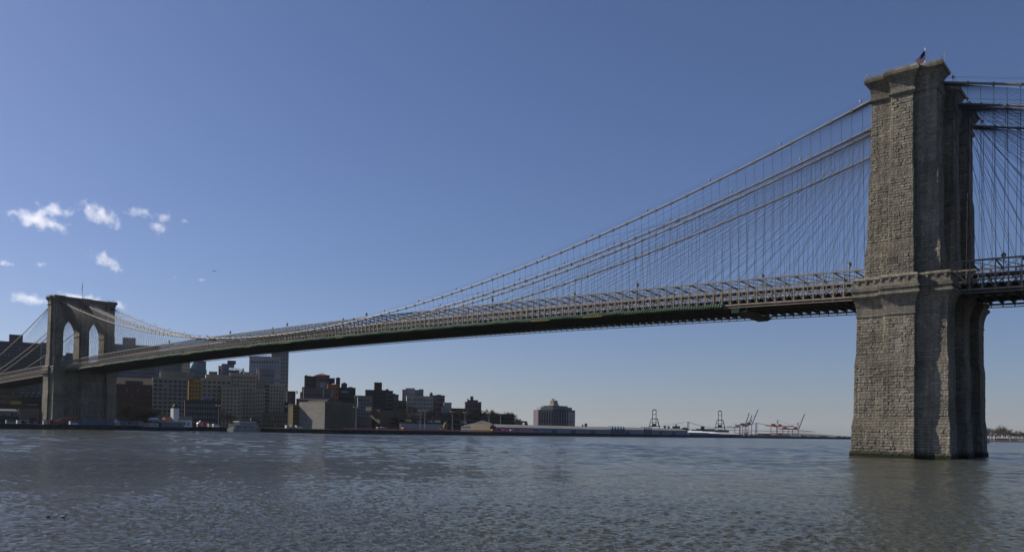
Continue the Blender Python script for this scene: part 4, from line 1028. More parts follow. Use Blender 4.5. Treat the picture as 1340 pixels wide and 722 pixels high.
mb = MB(); mb.gable(-6.5, -7.4, .5, -2.2, 4.604, 6.8, 'y'); mb.build('wing_roof', M['redroof'], t)
for k in range(5):
    mb = MB(); y = (-6+k*1.6) if k < 2 else (3+2.6*(k-2)); mb.box(-.1, y, 1.4, .56 if k >= 2 else .06, y+1, 3); mb.build('window', M['glass'], t)
# low cafe barge
X = -440; p0, p1 = place(192, X), place(241, X); w2 = (p1[1]-p0[1])/2
t = thing('cafe_barge', 'long low glass walled cafe barge moored in front of the white boathouse', 'barge', (X, (p0[1]+p1[1])/2, 0))
mb = MB(); mb.box(-9, -w2, -.5, 4, w2, 2.3); mb.build('hull', M['dark'], t)
mb = MB(); mb.box(-8, -w2+9, 2.304, 2, w2-1.5, 5.3); mb.build('cabin_glass', M['paleglass'], t)
mb = MB(); mb.box(-8.5, -w2+8, 5.304, 2.6, w2-.8, 5.9); mb.build('cabin_roof', M['grey'], t)
mb = MB()
for k in range(18): y = lerp(-w2+9.2, w2-1.7, k/17); mb.box(2, y-.12, 2.304, 2.12, y+.12, 5.3)
mb.build('mullion', M['dark'], t)
mb = MB(); mb.box(-7, -w2+1, 2.304, 1, -w2+8, 5.0); mb.build('deckhouse', M['offwhite'], t)
mb = MB(); mb.box(-6, -w2+4, 5.91, 0, -w2+14, 7.2); mb.build('upper_cabin', M['grey'], t); mb = MB(); mb.gable(-6.5, -w2+3.5, .5, -w2+9, 7.204, 8.2, 'y'); mb.build('white_canopy', M['white'], t)
# glass river ferry
def ferry(label, pL, pR, X, z0, vt, wall, roof):
    p0, p1 = place(pL, X), place(pR, X); w2 = (p1[1]-p0[1])/2; t = thing('river_ferry', label, 'boat', (X, (p0[1]+p1[1])/2, z0)); L = w2
    mb = MB(); D = [(-4, -L), (4, -L), (4, L*.75), (0, L*1.08), (-4, L*.75)]; D2 = [(-3.4, -L*.96), (3.4, -L*.96), (3.4, L*.7), (0, L*.98), (-3.4, L*.7)]
    loft(mb, [(-.4, D2), (1.8, D)]); mb.build('hull', M['offwhite'], t)
    mb = MB(); mb.box(-3.4, -L*.9, 1.804, 3.4, L*.62, 4.2); mb.build('lower_cabin', wall, t)
    mb = MB(); mb.box(-3, -L*.55, 4.45, 3, L*.5, 6.3); mb.build('upper_cabin', wall, t)
    mb = MB(); mb.box(-3.7, -L*.93, 4.204, 3.7, L*.66, 4.446); mb.build('upper_deck', M['offwhite'], t)
    mb = MB(); mb.prism([(-3.6, -L*.62), (3.8, -L*.62), (3.8, L*.5), (0, L*.66), (-3.6, L*.5)], 6.304, 6.75); mb.build('roof', roof, t)
    mb = MB()
    for k in range(14):
        y = lerp(-L*.88, L*.6, k/13); mb.box(3.4, y-.15, 1.81, 3.5, y+.15, 4.2)
    mb.build('mullion', M['offwhite'], t)
    for k in range(3): mb = MB(); mb.box(3.4, -L*.7+k*L*.45, 1.82, 3.48, -L*.7+k*L*.45+1.2, 3.7); mb.build('door', M['dark'], t)
    mb = MB(); mb.bar((0, L*.3, 6.75), (0, L*.3, 9.5), .12); mb.bar((-.9, L*.3, 8.6), (.9, L*.3, 8.6), .1); mb.build('mast', M['white'], t)
ferry('white glass sided river ferry with a broad pale roof moored before the tan warehouse', 301, 342, -420, .4, 550, M['paleglass'], M['white'])
# tents, trucks, vans on the quay
def box_truck(loc, rz, label, m, sc=1., group=None):
    t = thing('box_truck', label, 'truck', loc, group, rz); t.scale = (sc,)*3
    mb = MB(); mb.box(-3.2, -1.2, .9, 2.0, 1.2, 3.6); mb.build('cargo_box', m, t)
    mb = MB(); mb.prism([(2.1, -1.1), (4.0, -1.1), (4.2, -.8), (4.2, .8), (4.0, 1.1), (2.1, 1.1)], .7, 2.0); mb.prism([(2.1, -1.05), (3.5, -.95), (3.5, .95), (2.1, 1.05)], 2.004, 2.8); mb.build('cab', M['white'], t)
    for x in (-2.2, 3.1):
        for y in (-1.05, 1.05):
            mb = MB(); mb.tube([(x, y-.15, .5), (x, y+.15, .5)], .5, 12); mb.build('wheel', M['dark'], t)
    return t
def van(loc, rz, label, m, group=None):
    t = thing('parked_van', label, 'van', loc, group, rz)
    mb = MB(); P = [(-2.6, .4), (2.5, .4), (2.6, 1.1), (1.9, 1.3), (1.2, 2.2), (-2.5, 2.3), (-2.6, 2.1)]
    for y, s in ((-.95, 1), (.95, -1)): mb.quad([(x, y, z) for x, z in P][::s])
    for a, b in zip(P, P[1:]+P[:1]): mb.quad([(a[0], -.95, a[1]), (a[0], .95, a[1]), (b[0], .95, b[1]), (b[0], -.95, b[1])])
    mb.build('body', m, t)
    mb = MB(); mb.box(-2.0, -.97, 1.4, 1.2, .97, 2.0); mb.build('side_glass', M['glass'], t)
    for x in (-1.6, 1.7):
        for y in (-.85, .85): mb = MB(); mb.tube([(x, y-.12, .36), (x, y+.12, .36)], .36, 10); mb.build('wheel', M['dark'], t)
    return t
box_truck((*place(265.8, -448), 2.6), R(90), 'red box truck beside the small white tent on the quay', M['red'], 1.05)
def tent(loc, label, r=2.6):
    t = thing('event_tent', label, 'tent', loc)
    mb = MB(); mb.lathe((0,0,0), [(r, 0), (r, 2.4)], 10); mb.build('tent_wall', M['offwhite'], t)
    mb = MB(); mb.lathe((0,0,2.404), [(r+.1, 0), (r*.8, .8), (r*.3, 1.6), (.1, 2.2)], 10); mb.build('tent_roof', M['white'], t)
tent((*place(262.2, -449), 2.6), 'small round white tent left of the red truck')
tent((*place(151.5, -462), 2.6), 'small pale tent at the right foot of the far tower', 1.6)
vl = [(28, -448, M['white'], 'white van parked at the far left of the quay'), (33, -448, M['offwhite'], 'pale cream van parked second from the left on the quay'), (37.5, -450, M['white'], 'white van parked third from the left on the quay'),
      (42, -450, M['grey'], 'grey van parked nearest the left foot of the far tower'), (14, -446, M['grey'], 'grey van parked before the curved roof hall'), (96.5, -458, M['white'], 'white van in front of the dark base of the far tower'),
      (170, -462, M['grey'], 'grey van under the bare trees right of the far tower'), (247, -448, M['white'], 'white van beside the white boathouse'), (277, -440, M['offwhite'], 'cream van right of the red box truck'),
      (283, -436, M['white'], 'white van before the dark quayside warehouse'), (378, -410, M['white'], 'white van before the small yellow block'), (384, -408, M['offwhite'], 'cream van left of the pale side wall'),
      (391, -406, M['white'], 'white van below the pale side wall'), (497, -366, M['offwhite'], 'cream van before the brown warehouse'), (502, -366, M['white'], 'white van right of the cream one before the brown warehouse'),
      (530, -366, M['yellow'], 'yellow van on the pier below the retaining wall'), (646, -358.6, M['yellow'], 'small yellow van at the left end of the long pier shed'), (660, -364, M['orange'] if 'orange' in M else M['red'], 'red van before the long pier shed'), (670, -364, M['white'], 'white van before the long pier shed')]
for u, X, m, lb in vl: van((*place(u, X), 2.6), R(90), lb, m, 'vans parked along the quay')
# vehicles on the expressway
for u, m, lb in ((572, M['white'], 'white truck on the elevated expressway above the retaining wall'), (533, M['yellow'], 'tan truck on the elevated expressway left of the white one'), (561, M['grey'], 'grey truck between two others on the elevated expressway'), (606, M['offwhite'], 'cream truck on the elevated expressway before the lone apartment house')):
    box_truck((*place(u, -459), 9.42), R(90), lb, m, 1.0, 'trucks on the expressway')
# telescopic crane truck at the foot of the far tower
t = thing('boom_lift', 'orange red boom lift with a long low arm at the foot of the far tower', 'boom lift', (*place(75, -458), 2.6))
mb = MB(); mb.box(-1.2, -3, .6, 1.2, 2, 1.8); mb.build('chassis', M['red'], t)
for y in (-2.3, 1.3):
    mb = MB(); mb.tube([(1.0, y, .55), (1.35, y, .55)], .55, 10); mb.build('wheel', M['dark'], t)
mb = MB(); mb.tube([(0, -2, 1.9), (0, 2, 3.6), (0, 11.5, 5.2)], [.35, .3, .2], 6); mb.build('arm', M['red'], t)
mb = MB(); mb.box(-.6, 11.2, 4.6, .6, 12.6, 5.8); mb.build('basket', M['red'], t)
for u, m, lb, w_ in ((63.5, M['offwhite'], 'pale grey site cabin at the left foot of the far tower', 5.5), (71.5, M['cream'] if 'cream' in M else M['offwhite'], 'cream and orange site cabin right of the pale one at the tower foot', 5)):
    t = thing('site_cabin', lb, 'cabin', (*place(u, -458), 2.6)); mb = MB(); mb.box(-2.4, -w_/2, .2, 0, w_/2, 2.7); mb.build('wall', m, t)
    mb = MB(); mb.box(-2.6, -w_/2-.2, 2.704, .2, w_/2+.2, 2.9); mb.build('roof', M['grey'], t); mb = MB(); mb.box(0, -.5, .25, .05, .4, 2.2); mb.build('door', M['orange'] if 'orange' in M else M['red'], t)
    mb = MB(); mb.box(0, .9, 1.1, .05, 1.9, 2.0); mb.build('window', M['glass'], t)
# railing on the pier right of the tower base
t = thing('quay_railing', 'blue grey timber fence along the quay at the base of the far tower', 'fence', (-462, 0, 2.6)); mb = MB()
for k in range(30): mb.box(0, -12+k*1.5, 0, .3, -11.2+k*1.5, 3.4)
mb.build('palings', M['craneblue'], t); mb = MB(); mb.bar((.4, -12, 2.6), (.4, 32.5, 2.6), .2); mb.build('rail', M['craneblue'], t)
t = thing('tug_boat', 'low white workboat just right of the near tower waterline', 'boat', (*atd(1289, 575, 1100)[:2].tolist(), 0), rz=R(30))
mb = MB(); loft(mb, [(-.3, [(-4, -1.3), (3, -1.3), (4.6, 0), (3, 1.3), (-4, 1.3)]), (1.2, [(-4.3, -1.7), (3.3, -1.7), (5.4, 0), (3.3, 1.7), (-4.3, 1.7)])]); mb.build('hull', M['blue'], t)
mb = MB(); mb.box(-2.5, -1.1, 1.204, 1.6, 1.1, 3.2); mb.build('cabin', M['white'], t)

# ------------------------------------------------------------------ harbour cranes
def gantry(label, u, vt, D, m, boom, top_raise=True):
    """Ship to shore crane; boom angle in degrees above level."""
    q = atd(u, 560, D); g0 = 2.6; H = (atd(u, vt, D)[2]-g0)
    return q, H
def beam_box(mb, a, b, w): mb.bar(a, b, w, w)
def port_crane_front(label, u, vt, D):
    q = atd(u, 560, D); H = float(atd(u, vt, D)[2])-2.6; ang = math.atan2(q[1]-CAM[1], q[0]-CAM[0])
    t = thing('port_crane', label, 'crane', (q[0], q[1], 2.6), rz=ang)      # local x points away from the viewer's shore, y across
    for s in (-1, 1):
        for x in (-7, 7):
            mb = MB(); mb.tube([(x, s*8.6, 0), (x*.8, s*7.4, H*.32), (x*.3, s*4.6, H*.62)], [.75, .7, .6], 4); mb.build('leg', M['cranegreen'], t)
    mb = MB()
    for x in (-7, 7): mb.bar((x*.9, -8, H*.16), (x*.9, 8, H*.16), 1.0); mb.bar((x*.8, -7.5, H*.32), (x*.8, 7.5, H*.32), 1.2)
    mb.bar((-2, -4.8, H*.62), (-2, 4.8, H*.62), 1.1); mb.bar((-5, -6, H*.47), (-5, 6, H*.47), .7)
    mb.build('cross_beam', M['cranegreen'], t)
    mb = MB()
    for s in (-1, 1): mb.bar((-8, s*2.6, H*.4), (-10, s*2.6, H*.97), .9)
    mb.bar((-10, -2.8, H*.97), (-10, 2.8, H*.97), .9); mb.bar((-9.2, -2.6, H*.8), (-9.2, 2.6, H*.8), .7); mb.bar((-10, -1.6, H*.99), (-10, 1.6, H*.99), .8)
    mb.build('raised_boom', M['cranegreen'], t)
    mb = MB(); mb.box(-4, -3.2, H*.33, 5, 3.2, H*.42); mb.build('machinery_house', M['dark'], t)
    mb = MB(); mb.box(-6, -6.5, 0, 6, 6.5, H*.17); mb.build('cargo_hopper', M['paleblue'], t)
port_crane_front('left dark green harbour crane seen end on above the pier sheds', 856, 535.5, 1250)
port_crane_front('right dark green harbour crane seen end on above the white roofed warehouse', 942, 537, 1380)
def port_crane_side(label, u, vg, D, m, legc, boomdeg, bl, H, flip=1, back=10):
    """u is the pixel column of the legs' centre; vg the row of the girder; seen from the side"""
    q = atd(u, 560, D); G = float(atd(u, vg, D)[2])-2.6; ang = math.atan2(q[1]-CAM[1], q[0]-CAM[0])-math.pi/2
    t = thing('port_crane', label, 'crane', (q[0], q[1], 2.6), rz=ang)     # local x runs across the view
    for x in (-4.5, 4.5):
        for y in (-6, 6): mb = MB(); mb.bar((x, y, 0), (x, y*.8, G), .95); mb.build('leg', legc, t)
    mb = MB()
    for y in (-6, 6): mb.bar((-4.5, y, G*.3), (4.5, y, G*.3), .8)
    for x in (-4.5, 4.5): mb.bar((x, -6, G*.5), (x, 6, G*.5), .8)
    mb.build('portal_beam', legc, t)
    mb = MB(); mb.bar((-flip*back, 0, G+.6), (flip*5, 0, G+.6), 1.6, 1.6); mb.build('girder', m, t)
    mb = MB(); a = R(boomdeg); e = (flip*(5+bl*math.cos(a)), 0, G+.6+bl*math.sin(a))
    for y in (-1.2, 1.2): mb.bar((flip*5, y, G+.6), (e[0], y, e[2]), 1.1, 1.3)
    n = 8
    for k in range(n):
        f = (k+.5)/n; p = (lerp(flip*5, e[0], f), lerp(G+.6, e[2], f)); mb.bar((p[0], -1.2, p[1]), (p[0], 1.2, p[1]), .5)
    mb.box(e[0]-.8, -1.4, e[2]-.6, e[0]+.8, 1.4, e[2]+.8)
    mb.build('boom', m, t)
    mb = MB(); ax = flip*4.2; mb.bar((ax-1.5, -2, G+1), (ax, 0, G+H), .7); mb.bar((ax+1.5, 2, G+1), (ax, 0, G+H), .7); mb.build('mast', m, t)
    mb = MB(); mb.bar((ax, 0, G+H), (-flip*back, 0, G+1.2), .35); mb.bar((ax, 0, G+H), (lerp(flip*5, e[0], .75), 0, lerp(G+.6, e[2], .75)), .3); mb.build('tie_rod', m, t)
    mb = MB(); mb.box(-3, -1.8, G+1.45, 2.5, 1.8, G+4.2); mb.build('machinery_house', M['offwhite'] if legc != M['cranered'] else M['cranered'], t)
port_crane_side('blue and white harbour crane with its boom lowered to the left', 965, 558.8, 1500, M['offwhite'], M['craneblue'], 0, 13, 7, -1, 6)
port_crane_side('blue harbour crane with red legs and boom raised at the left of the pair', 971.5, 556.5, 1520, M['craneblue'], M['cranered'], 75, 22, 5, 1, 7)
port_crane_side('dark blue legged crane standing behind the left raised boom', 975.5, 557.5, 1560, M['craneblue'], M['craneblue'], 74, 20, 7, 1, 5)
port_crane_side('blue boomed harbour crane with red legs whose boom reaches highest', 980, 555.5, 1500, M['craneblue'], M['cranered'], 70, 27, 9, 1, 5)
port_crane_side('leftmost red harbour crane with its boom lowered to the left', 1012.5, 557.3, 1540, M['cranered'], M['cranered'], 0, 8, 4, -1, 5)
port_crane_side('second red harbour crane with a tall mast and level boom', 1021, 557.8, 1560, M['cranered'], M['cranered'], 0, 5, 12, -1, 22)
port_crane_side('third red harbour crane with a long level girder', 1028, 561.5, 1580, M['cranered'], M['cranered'], 0, 6, 4, -1, 12)
port_crane_side('rightmost red harbour crane with its pink boom raised to the right', 1041, 561.5, 1500, M['cranered'], M['cranered'], 71, 26, 12, 1, 14)
# ships and low things along the port
def block_row(name, label, cat, u0, u1, v0, D, m, parts, vb=570.5):
    a, b = atd(u0, 560, D), atd(u1, 560, D); z0 = 1.5; mid = (a+b)/2; ang = math.atan2(b[1]-a[1], b[0]-a[0]); L = math.hypot(b[0]-a[0], b[1]-a[1])
    t = thing(name, label, cat, (mid[0], mid[1], z0), rz=ang); h = float(atd((u0+u1)/2, v0, D)[2])-z0
    mb = MB(); mb.box(-L/2, 0, 0, L/2, 14, max(h, .8)); mb.build('main_block', m, t)
    for nm, mm, ua, ub, v in parts:
        xa, xb = -L/2+L*(ua-u0)/(u1-u0), -L/2+L*(ub-u0)/(u1-u0); hh = float(atd((ua+ub)/2, v, D)[2])-z0
        mb = MB(); mb.box(xa, 1, max(h, .8)+.004, xb, 11, max(hh, h+1)); mb.build(nm, mm, t)
    return t
block_row('cargo_ship', 'cargo ship superstructures showing over the pier shed right of the left crane', 'ship', 864, 901, 560.2, 1300, W['olive'], [('deckhouse', W['grey'], 868.5, 871.5, 556.5), ('bridge_house', W['mauve'], 880, 890, 557.2), ('funnel', W['purple'], 884, 885.8, 555), ('tank', M['dark'], 873.5, 876.5, 557.5), ('rear_house', W['mauve'], 893, 899.5, 559)])
block_row('factory_block', 'dark grey factory block with a roof box left of the right crane', 'building', 905, 954, 562.5, 1420, W['purple'], [('roof_box', W['purple'], 917, 922, 557.5), ('roof_step', W['mauve'], 911, 935, 560.8), ('roof_step', W['bluegrey'], 940, 946, 561.6)])
block_row('container_stack', 'stacked red and grey containers beneath the blue cranes', 'containers', 966, 992, 569.6, 1500, W['mauve'], [('stack', M['cranered'], 968, 972, 567.5), ('stack', M['craneblue'], 974, 979, 566.8), ('stack', M['cranered'], 981, 986, 568), ('stack', W['purple'], 987, 991, 568.4)])
block_row('container_stack', 'long pinkish container stacks between the blue and red cranes', 'containers', 990, 1011, 569, 1650, W['mauve'], [('stack', M['cranered'], 992, 997, 566.6), ('stack', W['mauve'], 997.5, 1008, 566.9)])
block_row('container_stack', 'grey and red container stacks beneath the red cranes', 'containers', 1009, 1036, 570, 1500, W['grey'], [('stack', W['palegrey'], 1011, 1018, 568.3), ('stack', M['cranered'], 1018.5, 1023, 566.5), ('stack', W['palegrey'], 1026, 1033, 568), ('stack', M['greenblue'], 1023.5, 1025.5, 568.6)])
block_row('moored_ferry', 'small white ferry moored right of the red cranes', 'boat', 1030, 1058, 571, 1450, M['white'], [('cabin', M['white'], 1034, 1044, 569.2), ('cabin', M['grey'], 1048, 1056, 569.4), ('funnel', M['red'], 1049, 1052, 568.6)])
block_row('shore_sheds', 'faint line of low blue grey sheds right of the white ferry', 'shed', 1056, 1088, 571, 1700, W['bluegrey'], [('shed', W['palegrey'], 1060, 1068, 569.7), ('shed', W['mauve'], 1072, 1083, 570)])
block_row('shore_sheds', 'last low sheds on the far shore just left of the near tower', 'shed', 1086, 1117, 571.8, 1650, W['brown'], [('shed', M['offwhite'], 1109, 1114, 570.6), ('shed', W['mauve'], 1095, 1101, 570.3), ('shed', W['grey'], 1103, 1108, 570.5)])

# distant suspension bridge on the horizon
def far_bridge():
    D = 9000; a, b = atd(900.5, 560, D), atd(989.5, 560, D*1.02); t = thing('distant_bridge', 'faint blue suspension bridge far off beyond the harbour cranes', 'bridge', (a[0], a[1], 0))
    d = Vector((b[0]-a[0], b[1]-a[1], 0)); L = d.length; t.rotation_euler = (0, 0, math.atan2(d.y, d.x)); H = float(atd(900.5, 551.5, D)[2])
    for x in (0, L):
        tw = bpy.data.objects.new('bridge_tower', None); col.objects.link(tw); tw.parent = t; tw.location = (x, 0, 0)
        for k in (-1, 1): mb = MB(); mb.bar((k*8, k*8, 0), (k*8, k*8, H), 8, 8); mb.build('tower_leg', M['craneblue'], tw)
        mb = MB(); mb.bar((-8, -8, H-6), (8, 8, H-6), 5, 8); mb.bar((-8, -8, H*.4), (8, 8, H*.4), 5, 7); mb.build('tower_strut', M['craneblue'], tw)
    zd = 50.
    for y in (-12, 12):
        mb = MB(); P = [(x*L, y, zd+12+(H-zd-12)*(2*x-1)**2) for x in [k/24 for k in range(25)]]; mb.tube(P, 2.0, 5)
        mb.tube([(0, y, H), (-260, y, H*.62), (-560, y, zd)], 2.0, 5); mb.tube([(L, y, H), (L+260, y, H*.62), (L+560, y, zd)], 2.0, 5); mb.build('main_cable', M['craneblue'], t)
    mb = MB(); mb.box(-600, -14, zd-6, L+600, 14, zd); mb.build('deck', M['craneblue'], t)
far_bridge()

# ------------------------------------------------------------------ trees
def tree_proto(seed, twm):
    rg = random.Random(seed); br_ = MB(); tw = MB()
    t = thing('bare_tree', 'x', 'tree')
    br_.tube([(0,0,0), (.1,.05,2.2), (.0,.15,4.0)], [.38, .28, .22], 7)
    def limb(p, d, l, r, lev):
        q = p+d*l; m = (p+q)/2+Vector((rg.uniform(-.1,.1), rg.uniform(-.1,.1), .1))*l*.3
        br_.tube([p, m, q], [r, r*.75, r*.5], 4, False)
        if lev == 0:
            for k in range(16):
                c = p.lerp(q, rg.uniform(.2, 1.15)); dd = (d+Vector((rg.gauss(0,.8), rg.gauss(0,.8), rg.gauss(.1,.6)))).normalized(); L2 = rg.uniform(.5, 1.3); s_ = dd.orthogonal().normalized()*rg.uniform(.02, .05)
                e = c+dd*L2; tw.quad([c-s_, c+s_, e+s_*.3, e-s_*.3], rg.random()); s2 = dd.cross(s_).normalized()*.03
                tw.quad([c-s2, c+s2, e], rg.random())
            return
        for k in range(rg.choice((3, 4))):
            nd = (d+Vector((rg.gauss(0,.55), rg.gauss(0,.55), rg.gauss(.15,.35)))).normalized()
            limb(p.lerp(q, rg.uniform(.55, 1)), nd, l*rg.uniform(.6, .85), r*.55, lev-1)
    for k in range(6):
        a = k*1.05+rg.uniform(-.3, .3); limb(Vector((0,.1,rg.uniform(2.2, 4))), Vector((math.cos(a)*.8, math.sin(a)*.8, rg.uniform(.6, 1.3))).normalized(), rg.uniform(2.2, 3.2), .15, 2)
    br_.build('trunk', M['bark'], t); tw.build('crown', twm, t)
    return t
TP = [tree_proto(1, M['twig']), tree_proto(2, M['twig2']), tree_proto(3, M['twig']), tree_proto(4, M['bud'])]
used = [False]*4
tr = random.Random(11)
def tree(x, y, z, h, k, label, group=None):
    if used[k]: o = copy_tree(TP[k])
    else: o = TP[k]; used[k] = True
    o.location = (float(x), float(y), z); s_ = h/8.5; o.scale = (s_*tr.uniform(.95, 1.35), s_*tr.uniform(.95, 1.35), s_); o.rotation_euler = (0, 0, tr.uniform(0, 6.28))
    o['label'] = label
    if group: o['group'] = group
    elif 'group' in o: del o['group']
    return o
for u in (157, 162, 168, 174, 180, 186, 192, 199, 165, 177, 188): 
    X = -500-tr.uniform(0, 40); q = place(u, X); tree(*q, 2.6, tr.uniform(12, 16), tr.choice((0, 1, 2)), 'bare brown tree in the grove between the far tower and the cafe barge', 'bare trees right of the far tower')
for u, h, k, lb in ((213, 9, 3, 'pale budding tree between the grove and the white boathouse'), (222, 8, 1, 'thin bare tree directly left of the white boathouse'), (292, 11, 2, 'bare tree left of the river ferry against the tan warehouse'), (303, 9, 0, 'small bare tree behind the left end of the river ferry'), (330, 8, 1, 'rounded bare tree behind the right end of the river ferry'), (336, 7, 0, 'low bare tree right of the ferry roof')):
    tree(*place(u, -480), 2.6, h, k, lb)
for k in range(34):
    u = 522+k*4.6+tr.uniform(-2, 2); X = -468-tr.uniform(0, 30); z = 4+tr.uniform(0, 9)
    tree(*place(u, X), z, tr.uniform(9, 14), tr.choice((0, 1, 2)), 'bare brown tree on the bluff above the expressway', 'bare trees on the bluff')
for k in range(18):
    u = 1284+k*3.6+tr.uniform(-1, 1); q = atd(u, 560, 1740+tr.uniform(0, 70)); tree(q[0], q[1], 2.0, tr.choice((13, 15, 17, 21)) if k != 9 else 24, tr.choice((0, 1, 2)), 'bare tree on the island shore right of the near tower', 'bare trees on the island')
for k, (a, b, v, m, lb) in enumerate(((1303, 1320, 573.2, W['orange'], 'low orange brick building with a pale roof on the island shore'), (1324, 1330, 574, W['olive'], 'small cream building on the island right of the orange one'), (1332, 1337, 573.8, W['tan'], 'small pale gabled building at the right edge on the island'), (1287, 1296, 574, W['bluegrey'], 'low blue grey building on the island nearest the near tower'))):
    D = 1705; p, q = atd(a, 560, D), atd(b, 560, D); mid = (p+q)/2; L = math.hypot(*(q-p)[:2]); h = float(atd((a+b)/2, v, D)[2])-2.2
    t = thing('island_building', lb, 'building', (mid[0], mid[1], 2.2), rz=math.atan2(q[1]-p[1], q[0]-p[0])); mb = MB(); mb.box(-L/2, 0, -.2, L/2, 9, h); mb.build('wall', m, t)
    mb = MB(); mb.gable(-L/2-.3, -.4, L/2+.3, 9.4, h+.004, h+1.6, 'x'); mb.build('roof', W['grey'] if k == 0 else W['brown'], t)

# ------------------------------------------------------------------ birds on the water, aeroplane
def duck(u, v, label, rz):
    q = onz(u, v, 0); K = .8
    bm = bmesh.new(); P = [(-.22, .06, .03), (-.14, .05, .06), (0, .045, .1), (.1, .07, .08), (.15, .15, .045), (.17, .21, .045), (.21, .215, .035), (.27, .2, .012)]
    rings = []
    for x, z, r in P:
        rings.append([bm.verts.new((x, r*1.15*math.cos(a), z+r*.75*math.sin(a))) for a in [k*math.pi/4 for k in range(8)]])
    for a, b in zip(rings, rings[1:]):
        for k in range(8): bm.faces.new((a[k], a[(k+1) % 8], b[(k+1) % 8], b[k]))
    bm.faces.new(rings[0][::-1]); bm.faces.new(rings[-1])
    me = bpy.data.meshes.new('duck'); bm.to_mesh(me); bm.free(); me.materials.append(M['bird']); me.polygons.foreach_set("use_smooth", [True]*len(me.polygons))
    o = bpy.data.objects.new('duck', me); col.objects.link(o); o.scale = (K,)*3; o.location = (q[0], q[1], .02); o.rotation_euler = (0, 0, rz); tag(o, label, 'duck', 'ducks on the river')
duck(63, 677, 'dark duck swimming on the river, the left one of the two', R(60)); duck(83, 677.5, 'dark duck swimming on the river, the right one of the two', R(40))
q = atd(281, 354.5, 3800)
t = thing('airliner', 'tiny dark aeroplane low in the sky between the clouds and the bridge', 'aeroplane', q, rz=R(44)); t.rotation_euler = (0, R(-4), R(44))
mb = MB(); mb.tube([(-9, 0, 0), (-7, 0, 0), (0, 0, 0), (7, 0, 0), (9, 0, -.1)], [.3, .9, 1, .9, .2], 8); mb.build('fuselage', M['grey'], t)
mb = MB(); mb.quad([(2, .8, 0), (-3, 9, .4), (-4.5, 9, .4), (-2, .8, 0)]); mb.quad([(2, -.8, 0), (-2, -.8, 0), (-4.5, -9, .4), (-3, -9, .4)]); o = mb.build('wing', M['grey'], t); o.modifiers.new('thick', 'SOLIDIFY').thickness = .3
mb = MB(); mb.quad([(-6, 0, .8), (-8.6, 0, 3.6), (-9.3, 0, 3.6), (-8.8, 0, .4)]); o = mb.build('tail_fin', M['grey'], t); o.modifiers.new('thick', 'SOLIDIFY').thickness = .2

# ------------------------------------------------------------------ clouds: soft volumes, several kilometres off
cm = bpy.data.materials.new('cloud_vapour'); cm.use_nodes = True; ct = cm.node_tree; ct.nodes.clear(); CL = ct.links.new
co = ct.nodes.new("ShaderNodeOutputMaterial"); pv = ct.nodes.new("ShaderNodeVolumePrincipled"); CL(pv.outputs[0], co.inputs["Volume"])
pv.inputs["Color"].default_value = (.88, .89, .93, 1); pv.inputs["Anisotropy"].default_value = .45
tc = ct.nodes.new("ShaderNodeTexCoord"); ln = ct.nodes.new("ShaderNodeVectorMath"); ln.operation = 'LENGTH'
oi = ct.nodes.new("ShaderNodeObjectInfo"); geo = ct.nodes.new("ShaderNodeNewGeometry")
nn = ct.nodes.new("ShaderNodeTexNoise"); nn.inputs["Scale"].default_value = .016; nn.inputs["Detail"].default_value = 7; nn.inputs["Roughness"].default_value = .66
CL(geo.outputs["Position"], nn.inputs["Vector"]); CL(tc.outputs["Object"], ln.inputs[0])
m1 = ct.nodes.new("ShaderNodeMath"); m1.operation = 'MULTIPLY_ADD'; CL(nn.outputs["Fac"], m1.inputs[0]); m1.inputs[1].default_value = 3.4; m1.inputs[2].default_value = -1.0
m2 = ct.nodes.new("ShaderNodeMath"); m2.operation = 'SUBTRACT'; CL(m1.outputs[0], m2.inputs[0]); CL(ln.outputs["Value"], m2.inputs[1])
m3 = ct.nodes.new("ShaderNodeMapRange"); m3.inputs[1].default_value = 0; m3.inputs[2].default_value = .8; m3.inputs[3].default_value = 0; m3.inputs[4].default_value = .011; CL(m2.outputs[0], m3.inputs[0]); CL(m3.outputs[0], pv.inputs["Density"])
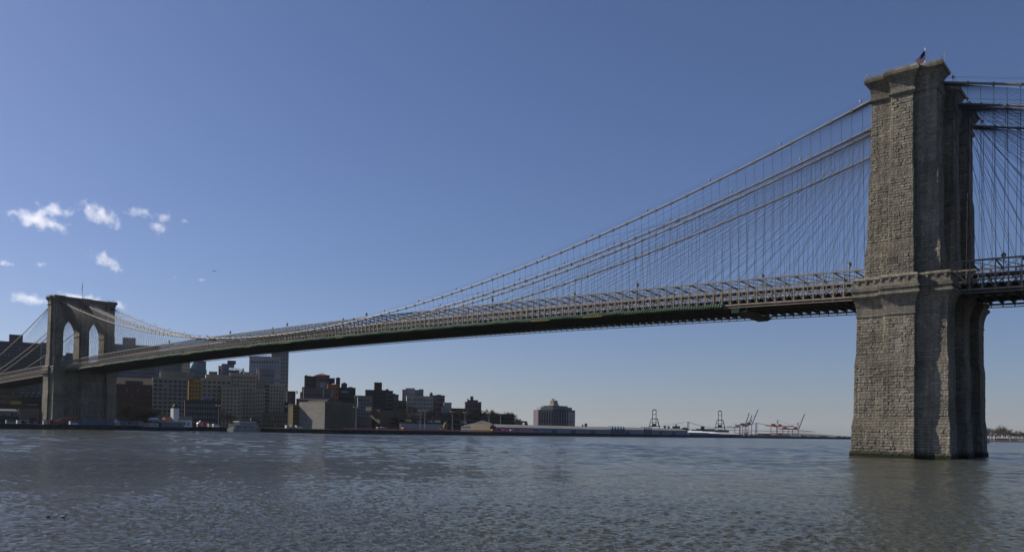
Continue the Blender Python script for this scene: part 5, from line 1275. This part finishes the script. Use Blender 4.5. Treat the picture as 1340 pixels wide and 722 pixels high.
CLD = [(50, 289, 88, 24, 9, 'long white cloud at the far left of the upper cloud group'), (72, 275, 50, 24, 4, 'puffy white cloud just above the long one at the far left'), (131, 281, 66, 30, 20, 'largest slanting white cloud in the middle of the upper group'),
       (181, 278, 40, 16, 0, 'thin white cloud right of the slanting one'), (212, 283, 34, 17, -5, 'small bright cloud near the right of the upper group'), (208, 300, 32, 18, 12, 'small cloud below the bright one at the right of the group'), (242, 289, 16, 8, 12, 'tiny cloud wisp at the right end of the upper group'),
       (138, 341, 54, 26, 24, 'lone white cloud above the right side of the far tower'), (9, 345, 30, 10, 4, 'small flat cloud at the left edge below the upper group'), (53, 346, 20, 10, 8, 'faint small cloud left of the far tower top'), (36, 391, 60, 18, 6, 'flat white cloud touching the left top of the far tower'),
       (110, 390, 76, 12, 6, 'flat cloud strip showing along the top of the far tower'), (157, 400, 26, 16, 18, 'faint cloud at the right top corner of the far tower'), (262, 366, 16, 6, 8, 'tiny wisp near the small aeroplane'), (229, 363, 11, 6, 8, 'tiny wisp left of the one near the aeroplane')]
bm = bmesh.new(); bmesh.ops.create_icosphere(bm, subdivisions=2, radius=1.08); cme = bpy.data.meshes.new('cloud'); bm.to_mesh(cme); bm.free(); cme.materials.append(cm)
for u, v, w_, h_, tl, lb in CLD:
    D = 5600; q = atd(u, v, D); k = np.linalg.norm(q-CAM)/FPX*.93; o = bpy.data.objects.new('cloud', cme); col.objects.link(o); o.location = [float(c) for c in q]
    a = math.atan2(q[1]-CAM[1], q[0]-CAM[0])-math.pi/2
    o.rotation_mode = 'ZYX' if False else 'XYZ'
    o.matrix_world = Matrix.Translation(Vector(q)) @ Matrix.Rotation(a, 4, 'Z') @ Matrix.Rotation(R(tl), 4, 'Y') @ Matrix.Diagonal((w_/2*k, max(w_*.3, h_/2)*k, h_/2*k*1.0, 1))
    tag(o, lb, 'cloud')

# ------------------------------------------------------------------ the air itself
mb = MB(); mb.box(-14500, -14500, -4, 14500, 14500, 240)
hm = bpy.data.materials.new('haze'); hm.use_nodes = True; ht = hm.node_tree; ht.nodes.clear()
ho = ht.nodes.new("ShaderNodeOutputMaterial"); hv = ht.nodes.new("ShaderNodeVolumePrincipled"); hv.inputs["Color"].default_value = (.74, .88, 1, 1); hv.inputs["Density"].default_value = 1.6e-5
hv.inputs["Anisotropy"].default_value = .2
ht.links.new(hv.outputs[0], ho.inputs["Volume"])
o = mb.build('haze', hm); tag(o, kind='stuff', label='thin blue haze over the harbour')
